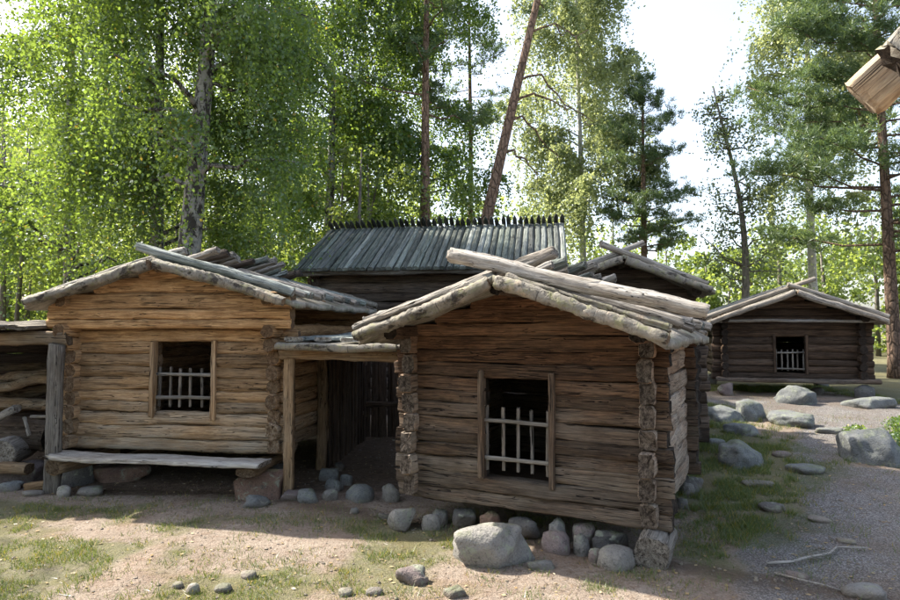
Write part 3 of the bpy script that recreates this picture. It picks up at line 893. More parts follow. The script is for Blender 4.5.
# ------------------------------------------------------------------ wood shed at the left edge
def woodshed():
    root = thing('wood_shed', 'open wood shed with a flat board roof at the left edge', 'shed', (0, 0, 0))
    o = timber('post', root, (-4.27, 6.74, -0.06), (-4.26, 6.74, 1.60), 0.07, 0.16, 'wood_grey', None, (0.5, 0.72, .5), ex=7, wob=0.004)
    timber('post', root, (-7.6, 7.0, -0.06), (-7.6, 7.0, 1.62), 0.14, 0.14, 'wood_grey', None, (0.7, .7, .5), ex=3)
    timber('eave_beam', root, (-8.0, 7.02, 1.66), (-4.18, 6.82, 1.655), 0.15, 0.15, 'wood_tan', None, (0.75, .62, .5), ex=3.5)
    for i in range(24):
        x = -7.9 + i * 0.145
        if x > -4.3: break
        timber('roof_board', root, (x, 6.62 + U(-.05, .05), 1.765 + U(0, .02)), (x + 0.2, 9.3, 1.86), 0.15, 0.05, 'wood_grey', None, (0.3, U(.4, .7), .5), ex=5, npf=8, nseg=6)
    for k in range(10):
        timber('log', root, (-7.9, 9.3, 0.10 + k * 0.175), (-4.4, 9.1, 0.10 + k * 0.175), 0.15, 0.18, 'wood_dark', None, (0.3, .35, .5), ex=3, npf=8)  # back wall logs dimmed to imitate the shade inside the shed
    for k in range(10):
        timber('log', root, (-4.62, 7.3, 0.10 + k * 0.175), (-4.40, 9.3, 0.10 + k * 0.175), 0.13, 0.18, 'wood_dark', None, (0.4, .5, .5), ex=3, npf=8)  # side wall logs dimmed for the inner shade too
woodshed()

def loose_log(name, label, cat, p0, p1, w, h, mat, end, tint, group=None, **kw):
    o = timber(name, None, p0, p1, w, h, mat, end, tint, **kw)
    tag(o, label, cat, group)
    return o
loose_log('log', 'thick dark log lying in the wood shed with its round cut end to the right', 'log', (-6.6, 7.62, 0.50), (-4.80, 7.52, 0.50), 0.40, 0.40, 'wood_dark', 'end_brown', (0.5, 1.1, .5), ex=2.1, wob=.01, rough=.006)
loose_log('log', 'round pale log end facing out at the very left edge of the wood shed', 'log', (-5.02, 6.98, 0.36), (-5.25, 7.75, 0.36), 0.33, 0.33, 'wood_grey', 'end_grey', (0.8, 1.2, .5), ex=2.1)
loose_log('log', 'short split log lying on the stones under the thick dark log', 'log', (-5.25, 7.0, 0.215), (-4.66, 6.95, 0.215), 0.17, 0.13, 'wood_tan', None, (0.5, .7, .5), ex=2.6)
loose_log('log', 'small brown billet on the ground at the foot of the upright post', 'log', (-4.55, 6.70, 0.07), (-4.32, 6.80, 0.09), 0.10, 0.10, 'wood_tan', None, (0.2, .75, .5), ex=2.3)
loose_log('beam', 'bent grey beam stacked lowest on the thick log in the wood shed', 'beam', (-7.0, 7.85, 0.78), (-4.62, 7.80, 0.80), 0.16, 0.15, 'wood_tan', None, (0.8, .55, .5), ex=3, wob=.03)
loose_log('beam', 'curved greenish brown beam in the middle of the wood shed stack', 'beam', (-7.0, 7.95, 0.92), (-4.62, 7.90, 1.00), 0.17, 0.14, 'wood_tan', None, (0.7, .5, .5), ex=3, wob=.035)
loose_log('beam', 'long brown beam lying across the upper part of the wood shed stack', 'beam', (-7.0, 7.98, 1.06), (-4.62, 7.98, 1.15), 0.17, 0.15, 'wood_tan', None, (0.6, .48, .5), ex=3, wob=.03)
loose_log('beam', 'dark straight beam lying topmost on the wood shed stack', 'beam', (-7.0, 8.02, 1.26), (-4.62, 8.02, 1.29), 0.15, 0.11, 'wood_tan', None, (0.7, .42, .5), ex=3, wob=.01)
for i, (x0, y0, z0, x1, z1, w, lab) in enumerate((
    (-6.6, 7.55, .80, -4.72, .90, .15, 'bowed pole lying in front of the wood shed beams, lowest of three'), (-6.6, 7.60, .96, -4.68, 1.10, .13, 'bowed pole lying in front of the wood shed beams, middle of three'),
    (-6.6, 7.66, 1.12, -4.66, 1.20, .12, 'bowed pole lying in front of the wood shed beams, topmost of three'))):
    loose_log('pole', lab, 'pole', (x0, y0, z0), (x1, y0 - .02, z1), w, w * .9, 'wood_tan', None, (.9, .62, .5), ex=2.3, wob=.045)
loose_log('branch', 'crooked pale branch lying on the thick dark log', 'branch', (-5.35, 7.30, 0.70), (-4.98, 7.22, 0.86), 0.10, 0.09, 'wood_grey', None, (0.9, 1.1, .5), ex=2.3, wob=.03)
loose_log('branch', 'thin peeled stick hanging down over the thick dark log', 'branch', (-4.96, 7.26, 0.74), (-4.88, 7.24, 0.52), 0.035, 0.03, 'wood_grey', None, (0.9, 1.3, .5), ex=2.3, wob=.012)
loose_log('branch', 'thin bare rod lying along the top of the thick dark log', 'branch', (-4.98, 7.42, 0.725), (-4.62, 7.40, 0.735), 0.03, 0.03, 'wood_grey', None, (0.9, 1.1, .5), ex=2.3, wob=.004)

# ------------------------------------------------------------------ roof corner of the building beside the camera
def near_roof():
    root = thing('roof_corner', 'pale hewn rafter end of a nearby roof jutting in at the upper right', 'roof', (0, 0, 0))
    d = Vector((0.60, -0.40, 0.60)).normalized()
    a = Vector((1.86, 2.78, 2.80))
    timber('rafter', root, a, a + d * 2.4, 0.16, 0.19, 'wood_tan', 'end_tan', (1.0, 1.05, .5), ex=8, roll=0.35)
    b = a + d * 0.26 + Vector((0.03, 0.00, 0.06))
    timber('bark_log', root, Vector((1.78, 2.45, 2.81)), Vector((1.78, 2.45, 2.81)) + d * 2.0, 0.19, 0.17, 'bark_pole', 'end_brown', (0.3, 1.2, .5), ex=2.2, lumps=.05, rough=.012, ragged=.02)
    c = a + d * 0.24 + Vector((0.06, 0.04, -0.10))
    timber('roof_batten', root, c, c + d * 2.0, 0.08, 0.06, 'wood_brown', None, (0.2, 1.1, .5), ex=4)
    e = a + d * 1.9
    timber('post', root, (e.x, e.y, -0.05), (e.x, e.y, e.z - 0.05), 0.18, 0.18, 'wood_tan', None, (0.5, .9, .5), ex=3)
near_roof()

# ------------------------------------------------------------------ stones
def ico(sub):
    import bmesh
    bm = bmesh.new()
    bmesh.ops.create_icosphere(bm, subdivisions=sub, radius=1.0)
    bm.verts.ensure_lookup_table()
    V = np.array([v.co[:] for v in bm.verts]); F = [[v.index for v in f.verts] for f in bm.faces]
    bm.free()
    return V, F
ICO = {k: ico(k) for k in (1, 2, 3, 4)}

def stone_mesh(name, w, d, h, seed, angular, sub=3):
    r = np.random.default_rng(seed)
    V, F = ICO[sub]
    e = 2.2 + 2.2 * angular
    P = np.sign(V) * np.abs(V) ** (2 / e)
    P = P / np.abs(P).max() 
    q = Matrix.Rotation(r.uniform(0, 3), 3, 'Z') @ Matrix.Rotation(r.normal(0, .25), 3, 'X')
    P = P @ np.array(q)
    # cut with random planes for facets
    for _ in range(int(5 + 9 * angular)):
        n = r.normal(0, 1, 3); n /= np.linalg.norm(n)
        dist = r.uniform(0.70, 1.0)
        k = P @ n
        m = k > dist
        P[m] -= np.outer((k[m] - dist) * min(0.97, 0.70 + 0.35 * angular), n)
    rad = np.ones(len(P))
    for s in range(7):
        a = r.normal(0, 1, 3) * (1.2 + s * 0.9)
        rad += (0.075 / (1 + 0.45 * s)) * np.sin(P @ a + r.uniform(0, 6.3)) * (1 + angular)
    rad += r.normal(0, 0.006, len(P))
    P = P * rad[:, None]
    hi = P[:, 2] > 0.6
    P[hi, 2] = 0.6 + (P[hi, 2] - 0.6) * 0.6
    low = P[:, 2] < -0.45
    P[low, 2] = -0.45 + (P[low, 2] + 0.45) * 0.25
    mn, mx = P.min(0), P.max(0)
    P = (P - (mn + mx) / 2) / ((mx - mn) / 2)
    P *= np.array([w / 2, d / 2, h / 2])
    P[:, 2] += h / 2
    me = bpy.data.meshes.new(name)
    me.from_pydata(P.tolist(), [], F)
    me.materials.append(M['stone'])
    me.polygons.foreach_set('use_smooth', np.ones(len(F), dtype=bool))
    me.update()
    return me

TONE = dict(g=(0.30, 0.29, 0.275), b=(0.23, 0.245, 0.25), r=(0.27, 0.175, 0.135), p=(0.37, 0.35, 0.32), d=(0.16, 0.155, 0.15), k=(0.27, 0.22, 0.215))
def stone(x, y, w, h, tone, label, ang=0.35, depth=None, rot=0.0, sink=0.28, z=None, name='stone', sub=3):
    if 0.12 < w < 0.4: w *= 0.9
    d = depth or w * U(.65, .9)
    hh = h * (0.92 if w > .4 else 0.82) / (1 - sink)
    me = stone_mesh(name, w, d, hh, nseed(), ang, sub)
    o = bpy.data.objects.new(name, me)
    COL.objects.link(o)
    yy = y + d * 0.35
    o.location = (x, yy, (tz(x, yy) if z is None else z) - hh * sink)
    o.rotation_euler = (U(-.06, .06), U(-.06, .06), rot or U(-.5, .5))
    c = TONE[tone]; k = U(.72, .95)  # stone colours dimmed to imitate the shade most of them lie in
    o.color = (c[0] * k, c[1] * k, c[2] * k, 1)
    tag(o, label, 'boulder' if w > 0.5 else 'stone')
    return o

STONES = [
 (0.33, 4.62, .64, .30, 'g', 'large pale rounded boulder lying in front of the dark cabin', .42, .42, -.1),
 (-0.17, 5.52, .20, .16, 'g', 'round grey cobble beside the log block at the dark cabin left corner', .1),
 (0.84, 4.92, .26, .19, 'k', 'rounded pinkish cobble right of the large pale boulder', .1),
 (1.03, 4.90, .15, .20, 'g', 'tall narrow upright stone between the pink cobble and the small post-like stone', .15),
 (1.10, 4.74, .11, .13, 'k', 'small rounded stone shaped like a thumb below the tall narrow stone', .2),
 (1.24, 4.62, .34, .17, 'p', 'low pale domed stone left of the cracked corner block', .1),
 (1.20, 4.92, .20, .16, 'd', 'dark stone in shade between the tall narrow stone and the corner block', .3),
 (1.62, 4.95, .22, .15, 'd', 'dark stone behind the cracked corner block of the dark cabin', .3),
 (0.66, 4.58, .22, .07, 'b', 'flat bluish stone at the right foot of the large pale boulder', .3),
 (-0.26, 4.33, .26, .12, 'k', 'jagged two-toned rock lying alone on the sunlit soil', .8),
 (-0.69, 4.15, .10, .05, 'g', 'small grey stone on the sandy soil near the bottom edge, left of its twin', .4),
 (-0.50, 4.15, .12, .045, 'b', 'small flat bluish stone on the sandy soil near the bottom edge', .4),
 (0.03, 4.10, .18, .07, 'd', 'dark ragged stone at the bottom edge below the large boulder', .7),
 (-1.72, 4.21, .095, .075, 'p', 'small round white stone at the lower left', .1),
 (-1.86, 4.29, .08, .04, 'g', 'tiny grey stone beside the small white round stone', .3),
 (-1.53, 4.23, .15, .05, 'b', 'flat bluish stone right of the small white round stone', .3),
 (-1.42, 4.43, .12, .05, 'g', 'lone flat grey stone on bare sand at the lower left', .3),
 (-1.96, 6.42, .52, .30, 'r', 'big reddish block of stone carrying the right end of the bench', .85, .42, .05),
 (-1.93, 6.18, .31, .12, 'b', 'bluish flat stone in front of the reddish block', .4),
 (-4.07, 6.58, .17, .13, 'p', 'pale round stone beside the foot of the upright post', .1),
 (-3.83, 6.62, .37, .10, 'g', 'flat grey slab on the ground under the bench left end', .3),
 (-3.80, 7.15, .62, .17, 'r', 'long reddish brown slab in the shade under the tan cabin', .6, .3),
 (-4.94, 7.12, .55, .24, 'k', 'purplish boulder in the wood shed mouth under the thick log', .6),
 (-4.80, 6.80, .28, .11, 'b', 'bluish stone at the left edge in front of the wood shed', .5),
 (-4.42, 6.60, .22, .06, 'g', 'thin grey stone lying before the upright post', .4),
 (-1.44, 6.36, .27, .15, 'b', 'bluish oval stone in front of the passage, left of its paler neighbour', .2),
 (-1.24, 6.44, .19, .13, 'g', 'pale grey stone leaning on the bluish oval one at the passage mouth', .3),
 (-1.28, 6.82, .24, .14, 'b', 'blue-green stone in the passage behind the oval stones', .3),
 (-0.93, 6.42, .34, .17, 'b', 'speckled bluish stone, largest in the middle of the passage mouth', .35),
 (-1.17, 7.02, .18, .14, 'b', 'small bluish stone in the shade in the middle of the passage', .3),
 (-1.40, 7.18, .27, .16, 'b', 'teal grey stone at the foot of the inner passage post', .3),
 (-0.60, 6.44, .24, .20, 'g', 'pale stone at the left corner of the dark cabin in the passage', .3),
 (-1.62, 6.44, .28, .10, 'k', 'reddish grey rock at the foot of the front passage post', .6),
 (-1.36, 7.68, .18, .11, 'd', 'dark stone deepest in the passage', .4),
 (-0.92, 6.02, .10, .06, 'b', 'small bluish stone in the grass before the passage', .3),
 (-0.62, 5.86, .13, .06, 'd', 'small dark stone beside the dark cabin left corner', .6),
 (3.57, 7.60, .62, .31, 'b', 'broad bluish granite boulder in the grass right of the dark cabin', .45, .55),
 (4.36, 9.85, .66, .24, 'b', 'low mossy boulder, left one of the touching pair by the path', .3),
 (4.86, 10.0, .60, .33, 'b', 'rounded boulder, right one of the touching pair by the path', .2),
 (5.30, 9.55, .66, .21, 'b', 'low domed boulder at the path edge right of the touching pair', .2),
 (4.26, 9.02, .48, .17, 'b', 'small domed rock halfway between the granite boulder and the touching pair', .25),
 (4.22, 7.33, .43, .09, 'b', 'flat bluish stone at the path edge right of the granite boulder', .3),
 (3.39, 6.85, .38, .06, 'g', 'thin flat stone in the grass below the granite boulder', .3),
 (5.30, 7.70, .72, .46, 'b', 'tall lichen-spotted boulder beside the green bush at the right edge', .5, .6),
 (6.38, 11.35, .74, .35, 'b', 'squarish boulder under the front of the far cabin', .7, .5),
 (7.45, 10.9, .86, .18, 'b', 'long low rock before the right corner of the far cabin', .35),
 (3.62, 8.50, .32, .11, 'b', 'flat rock in the grass above the granite boulder', .3),
 (4.28, 8.00, .32, .07, 'k', 'flat pinkish stone in the path right of the granite boulder', .3),
 (3.90, 8.35, .13, .07, 'g', 'small pale stone in the grass above the granite boulder right shoulder', .3),
 (3.12, 6.03, .30, .08, 'd', 'dark flat stone in the gravel below the thin flat stone', .4),
 (3.38, 5.73, .23, .05, 'p', 'pale sharp-edged flat stone lying in the shaded gravel', .6),
 (3.25, 5.14, .16, .035, 'p', 'small pale sliver of stone in the shaded gravel', .5),
 (2.46, 4.44, .17, .05, 'k', 'pinkish flat stone in the gravel at the lower right', .3),
 (2.75, 4.10, .34, .07, 'b', 'flat bluish stone sunk in the gravel at the lower right corner', .3),
 (5.58, 9.10, .44, .08, 'b', 'flat slab in the path left of the tall lichen-spotted boulder', .3),
 (2.52, 6.62, .17, .17, 'g', 'grey stone at the rear foot of the dark cabin right wall', .4),
 (2.28, 6.15, .14, .12, 'd', 'mossy stone at the middle of the dark cabin right wall foot', .4),
 (2.70, 6.85, .20, .13, 'd', 'dark stone at the rear right corner of the dark cabin', .5),
]
for s in STONES:
    x, y, w, h, tone, label, ang = s[:7]
    stone(x, y, w, h, tone, label, ang, s[7] if len(s) > 7 else None, s[8] if len(s) > 8 else 0.0, sub=4 if w > 0.45 else (3 if w > 0.16 else 2), name='boulder' if w > 0.5 else 'stone')

SILL = [(-.80, .17, .17, 'g', 'grey stone under the sill log next to the round cobble'), (-.56, .27, .19, 'd', 'dark stone under the sill log left of the large pale boulder'),
        (-.30, .20, .22, 'r', 'brownish block stone under the sill log above the large boulder left end'), (.02, .30, .20, 'd', 'flat dark stone under the sill log behind the large pale boulder'),
        (.30, .16, .23, 'g', 'angular stone under the sill log at the large boulder right shoulder'),
        (.50, .22, .22, 'k', 'squarish stone wedged under the sill log below the window right jamb'), (.74, .28, .18, 'd', 'wide dark stone under the sill log above the pink cobble')]
for (u, w, h, tn_, lab) in SILL:
    v = U(-.02, .05)
    stone(0.615 + 0.891 * u + 0.454 * v, 5.35 - 0.454 * u + 0.891 * v - 0.08, w, h, tn_, lab, .45, .2, -.45 + U(-.2, .2), sink=.02)

# hidden footing stones and far-cabin supports
def footing(x, y, w, h, label, tone='d', ang=.5):
    o = stone(x, y, w, h, tone, label, ang, sink=0.12)
    return o
fc, fs = math.cos(math.radians(-15)), math.sin(math.radians(-15))
def farp(u, v): return far_loc[0] + fc * u - fs * v, far_loc[1] + fs * u + fc * v
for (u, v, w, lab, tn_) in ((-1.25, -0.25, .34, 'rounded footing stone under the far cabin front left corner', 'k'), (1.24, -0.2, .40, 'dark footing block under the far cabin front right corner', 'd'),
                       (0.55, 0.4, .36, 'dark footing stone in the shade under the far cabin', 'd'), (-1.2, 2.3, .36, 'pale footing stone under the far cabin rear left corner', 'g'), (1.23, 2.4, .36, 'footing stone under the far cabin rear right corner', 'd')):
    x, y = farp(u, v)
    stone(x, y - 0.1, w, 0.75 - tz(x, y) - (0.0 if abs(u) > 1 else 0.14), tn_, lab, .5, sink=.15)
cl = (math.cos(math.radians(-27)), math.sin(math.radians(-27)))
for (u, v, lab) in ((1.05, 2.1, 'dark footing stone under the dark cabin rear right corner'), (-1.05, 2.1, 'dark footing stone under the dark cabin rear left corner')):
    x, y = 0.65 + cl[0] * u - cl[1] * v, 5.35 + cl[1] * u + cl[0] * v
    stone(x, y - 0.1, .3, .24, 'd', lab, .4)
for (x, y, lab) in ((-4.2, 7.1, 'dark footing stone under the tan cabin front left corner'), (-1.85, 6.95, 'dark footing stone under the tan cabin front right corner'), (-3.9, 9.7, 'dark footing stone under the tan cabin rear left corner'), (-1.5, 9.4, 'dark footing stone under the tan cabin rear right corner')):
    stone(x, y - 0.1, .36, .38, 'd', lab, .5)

stone(-0.43, 5.50, .30, .22, 'g', 'angular grey block of stone under the left corner of the dark cabin', .8, .32, -.3, sink=.12)
loose_log('log_block', 'cracked squarish log block under the right corner of the dark cabin', 'log', (1.47, 4.62, 0.105), (1.66, 5.0, 0.115), 0.25, 0.26, 'wood_grey', 'end_grey', (0.6, .85, .5), ex=3.5, roll=0.25)

# dead twig on the path
def tube(path, radii, ns=6):
    P = [Vector(p) for p in path]; V, F = [], []
    for i, p in enumerate(P):
        t = (P[min(i + 1, len(P) - 1)] - P[max(i - 1, 0)]).normalized()
        a = t.cross(Vector((0.13, 0.31, 0.94))) if abs(t.z) < 0.95 else t.cross(Vector((1, 0.2, 0)))
        a.normalize(); b = t.cross(a)
        for j in range(ns):
            th = 2 * math.pi * j / ns
            V.append(tuple(p + (a * math.cos(th) + b * math.sin(th)) * radii[i]))
        if i:
            for j in range(ns):
                k = (i - 1) * ns
                F.append((k + j, k + (j + 1) % ns, k + ns + (j + 1) % ns, k + ns + j))
    F.append(tuple(range(ns - 1, -1, -1))); F.append(tuple((len(P) - 1) * ns + j for j in range(ns)))
    return V, F
def merge(parts):
    V, F = [], []
    for v, f in parts:
        o = len(V); V += v; F += [tuple(a + o for a in q) for q in f]
    return V, F
def twig(label, pts, r):
    P = [(x, y, tz(x, y) + 0.015 + dz) for x, y, dz in pts]
    v, f = tube(P, np.linspace(r, r * 0.45, len(P)))
    o = link_mesh('fallen_branch', v, f, [M['wood_grey']], smooth=True); o.color = (.8, .9, .5, 1)
    tag(o, label, 'branch')
twig('thin dead branch lying across the shaded gravel at lower right', [(2.35, 4.68, .01), (2.55, 4.70, .02), (2.70, 4.78, .025), (2.92, 4.86, .02), (3.05, 4.98, .01), (3.3, 4.98, .01)], .014)
twig('short curved dead twig below the longer branch on the gravel', [(2.32, 4.52, 0), (2.42, 4.38, .01), (2.55, 4.28, .01), (2.62, 4.22, 0)], .009)

# ------------------------------------------------------------------ trees
def quads(centers, size, rng, aspect=0.75, droop=0.0, jit=0.35):
    n = len(centers)
    a = rng.normal(0, 1, (n, 3)); a[:, 2] -= droop
    a /= np.linalg.norm(a, axis=1)[:, None]
    b = np.cross(a, rng.normal(0, 1, (n, 3))); b /= np.linalg.norm(b, axis=1)[:, None] + 1e-9
    s = (size * rng.uniform(1 - jit, 1 + jit, n))[:, None] * 0.5
    V = np.empty((n, 4, 3))
    V[:, 0] = centers - a * s; V[:, 1] = centers + b * s * aspect - a * s * 0.1; V[:, 2] = centers + a * s; V[:, 3] = centers - b * s * aspect - a * s * 0.1
    return V.reshape(-1, 3)

def bendpath(base, top, n, amp, rng):
    base, top = np.array(base, float), np.array(top, float)
    t = np.linspace(0, 1, n)
    p = base[None] * (1 - t)[:, None] + top[None] * t[:, None]
    for ax in (0, 1):
        p[:, ax] += amp * (np.sin(t * rng.uniform(2, 4) + rng.uniform(0, 6)) - np.sin(rng.uniform(0, 6)) * 0) * t * (1 - 0.3 * t)
    return p

def birch(label, x, y, h, dia, crown, seed, bark='bark_birch', leaf='leaf_birch', lean=(0, 0), name='birch_tree', amp=0.25):
    rng = np.random.default_rng(seed)
    z0 = tz(x, y) - 0.1
    root = thing(name, label, 'tree', (x, y, z0))
    P = bendpath((0, 0, 0), (lean[0], lean[1], h), 22, amp, rng)
    rad = dia / 2 * (1.0 - 0.88 * np.linspace(0, 1, 22) ** 0.9); rad[0] *= 1.35; rad[1] *= 1.08
    parts = [tube(P, rad, 12)]
    zmin, R, nl, ns, per, size, slen = crown
    limbs = []
    for i in range(nl):
        f = (i + rng.uniform(0, 1)) / nl
        zz = zmin + (h * 0.97 - zmin) * f
        k = zz / h * 21; k0 = int(k)
        st = P[k0] + (P[min(21, k0 + 1)] - P[k0]) * (k - k0)
        az = rng.uniform(0, 2 * math.pi)
        rr = R * (0.55 + 0.45 * math.sin(math.pi * min(1, 0.25 + 0.75 * f))) * rng.uniform(.6, 1.1)
        d = np.array([math.cos(az), math.sin(az), 0])
        t = np.linspace(0, 1, 7)
        L = st[None] + d[None] * (t * rr)[:, None]
        L[:, 2] += (0.9 * t - 0.75 * t ** 2.2) * rr * rng.uniform(.5, .95)
        L[1:] += rng.normal(0, 0.05 * rr ** .5, (6, 3))
        limbs.append(L)
        r0 = max(0.012, rad[k0] * 0.34)
        parts.append(tube(L, np.linspace(r0, 0.006, 7), 5))
    V, F = merge(parts)
    link_mesh('trunk', V, F, [M[bark]], root, smooth=True)
    # hanging strands
    LI = np.array(limbs)
    li = rng.integers(0, nl, ns); tt = rng.uniform(0.15, 1.0, ns) ** 0.8 * 5.999
    k = tt.astype(int); fr = (tt - k)[:, None]
    S = LI[li, k] * (1 - fr) + LI[li, k + 1] * fr
    out = rng.normal(0, 1, (ns, 3)); out[:, 2] = rng.normal(0.1, 0.35, ns)
    out *= 0.42
    ln = slen * rng.gamma(2.4, 0.42, ns)
    u = rng.uniform(0.02, 1, (ns, per))
    C = S[:, None] + out[:, None] * (np.sqrt(u))[..., None]
    C[..., 2] -= ln[:, None] * u ** 1.25
    C = C.reshape(-1, 3) + rng.normal(0, 0.022 + size * .28, (ns * per, 3))
    C = C[C[:, 2] > zmin * 0.35]
    C = C[(np.hypot(C[:, 0] - lean[0] * .3, C[:, 1]) > 1.1) | (C[:, 2] > zmin + 2.2)]     # no sprays on the bare lower stem
    Q = quads(C, size, rng, droop=0.6)
    me = raw_mesh('crown', Q, 4, len(Q) // 4)
    link_data('crown', me, [M[leaf]], root)
    return root

# crown = (lowest limb z, radius, limbs, strands, leaves per strand, leaf size, strand length)
birch('stout birch with black and white bark right behind the tan cabin', -4.98, 11.3, 12.5, .56, (4.2, 3.0, 40, 3900, 28, .062, 1.6), 1, lean=(0.6, 0.3))
birch('slimmer dark-barked birch behind and left of the stout birch', -6.35, 13.2, 13, .40, (3.4, 3.1, 36, 3800, 28, .068, 1.7), 2, lean=(0.1, 0.2))
birch('birch with a straight grey trunk rising left of the store house roof', -3.92, 19.0, 14, .44, (5.0, 4.0, 36, 4300, 28, .085, 1.8), 3, lean=(0.2, 0.6))
birch('leafy birch at the far left edge with foliage hanging to the shed roof', -9.3, 15.2, 15, .34, (2.6, 3.2, 34, 3000, 28, .076, 1.5), 4)
birch('leafy birch behind the store house ridge in the middle of the picture', -0.9, 20.5, 17, .30, (6.0, 3.4, 30, 2600, 26, .09, 1.7), 5, leaf='leaf_birch')
birch('pale sunlit birch right of the leaning pine', 5.6, 26, 19, .34, (5.0, 3.7, 34, 3700, 26, .11, 2.1), 6, 'bark_birch_far', 'leaf_sunlit')
birch('tall white-stemmed birch behind the far cabin with a pale hanging crown', 12.4, 21, 18, .34, (5.4, 2.5, 28, 2400, 26, .10, 2.1), 7, 'bark_birch_far', 'leaf_sunlit', lean=(-0.1, 0.3))

def needle_clumps(centers, rng, per, ln, wd, up=0.5):
    n = len(centers)
    C = np.repeat(centers, per, axis=0) + rng.normal(0, 0.05, (n * per, 3))
    d = rng.normal(0, 1, (n * per, 3)); d[:, 2] = np.abs(d[:, 2]) * 0.8 + up * 0.4
    d /= np.linalg.norm(d, axis=1)[:, None]
    s = np.cross(d, rng.normal(0, 1, (n * per, 3))); s /= np.linalg.norm(s, axis=1)[:, None] + 1e-9
    l = (ln * rng.uniform(.6, 1.2, n * per))[:, None]
    V = np.empty((n * per, 3, 3))
    V[:, 0] = C - s * wd; V[:, 1] = C + s * wd; V[:, 2] = C + d * l
    return V.reshape(-1, 3)

def pine(label, x, y, h, dia, zc, R, nb, seed, lean=(0, 0), per=26, bare=(), clump=9, ln=.20, amp=0.15, dens=1.0, wd=.013, shape=None):
    rng = np.random.default_rng(seed)
    z0 = tz(x, y) - 0.1
    root = thing('pine_tree', label, 'tree', (x, y, z0))
    P = bendpath((0, 0, 0), (lean[0], lean[1], h), 20, amp, rng)
    rad = dia / 2 * (1 - 0.85 * np.linspace(0, 1, 20) ** 1.1); rad[0] *= 1.25
    parts = [tube(P, rad, 12)]
    cl = []
    for i in range(nb):
        f = (i + rng.uniform(0, 1)) / nb
        zz = zc + (h - zc) * f
        k = zz / h * 19; k0 = min(18, int(k))
        st = P[k0] + (P[k0 + 1] - P[k0]) * (k - k0)
        az = rng.uniform(0, 6.283)
        rr = R * ((1 - f) ** 0.55 * 0.85 + 0.2) * rng.uniform(.55, 1.1)
        if shape: rr *= shape(az, f)
        d = np.array([math.cos(az), math.sin(az), 0])
        t = np.linspace(0, 1, 6)
        L = st[None] + d[None] * (t * rr)[:, None]
        L[:, 2] += (0.30 * t ** 1.5 - 0.10 * t) * rr + rng.normal(0, .04 * rr, 6) * t
        L[1:, :2] += rng.normal(0, .06 * rr, (5, 2))
        parts.append(tube(L, np.linspace(max(.012, rad[k0] * .3), .008, 6), 5))
        m = int(clump * (0.5 + rr) * dens)
        tt = rng.uniform(0.3, 1.0, m) ** .7 * 4.999
        kk = tt.astype(int); fr = (tt - kk)[:, None]
        pt = L[kk] * (1 - fr) + L[np.minimum(kk + 1, 5)] * fr
        sp = rng.normal(0, 1, (m, 3)) * np.array([.24, .24, .09]) * (0.5 + rr * .35)
        cl.append(pt + sp + np.array([0, 0, .05]))
    for (zz, az, rr, dz) in bare:
        k = zz / h * 19; k0 = int(k)
        st = P[k0] + (P[k0 + 1] - P[k0]) * (k - k0)
        d = np.array([math.cos(az), math.sin(az), 0]); t = np.linspace(0, 1, 8)
        L = st[None] + d[None] * (t * rr)[:, None]; L[:, 2] += dz * t ** 2 * rr + 0.12 * rr * np.sin(t * 5)
        L[2:] += rng.normal(0, .04 * rr, (6, 3))
        parts.append(tube(L, np.linspace(rad[k0] * .32, .01, 8), 5))
        for b in (3, 5, 6):
            e = L[b] + np.array([d[0] * .3, d[1] * .3, rng.uniform(-.5, -.1)]) * rr * .5 + rng.normal(0, .12, 3)
            parts.append(tube([L[b], (L[b] + e) / 2 + rng.normal(0, .05, 3), e], [.018, .012, .006], 4))
    V, F = merge(parts)
    link_mesh('trunk', V, F, [M['bark_pine']], root, smooth=True)
    C = np.concatenate(cl)
    Q = needle_clumps(C, rng, per, ln, wd)
    link_data('crown', raw_mesh('crown', Q, 3, len(Q) // 3), [M['needle']], root)
    return root

pine('reddish pine trunk rising behind the middle of the store house roof', -0.68, 18.2, 17, .36, 8.0, 2.0, 30, 21)
pine('thin dark pine stem between the reddish pine and the leaning pine', 0.72, 22.5, 17, .26, 8.5, 1.8, 26, 22)
pine('tall pine leaning to the right above the store house roof', -0.10, 16.0, 15.5, .40, 10.8, 2.3, 26, 23, lean=(3.6, 0.3), amp=0.05,
     bare=((8.3, .1, 1.9, -.45), (7.7, -.3, 1.5, -.1), (7.2, .25, 1.3, -.5), (6.3, -.2, 1.0, -.5), (9.6, .2, 1.6, .2)))
pine('slender dark-crowned pine standing free left of the bright sky gap', 7.45, 24, 11.2, .34, 4.4, 2.1, 50, 24, lean=(0.25, 0), clump=15)
pine('large dense dark pine filling the right edge behind the far cabin', 12.1, 16.9, 13.5, .36, 3.4, 3.7, 64, 25, lean=(-0.3, 0), clump=20, amp=.08, ln=.24)

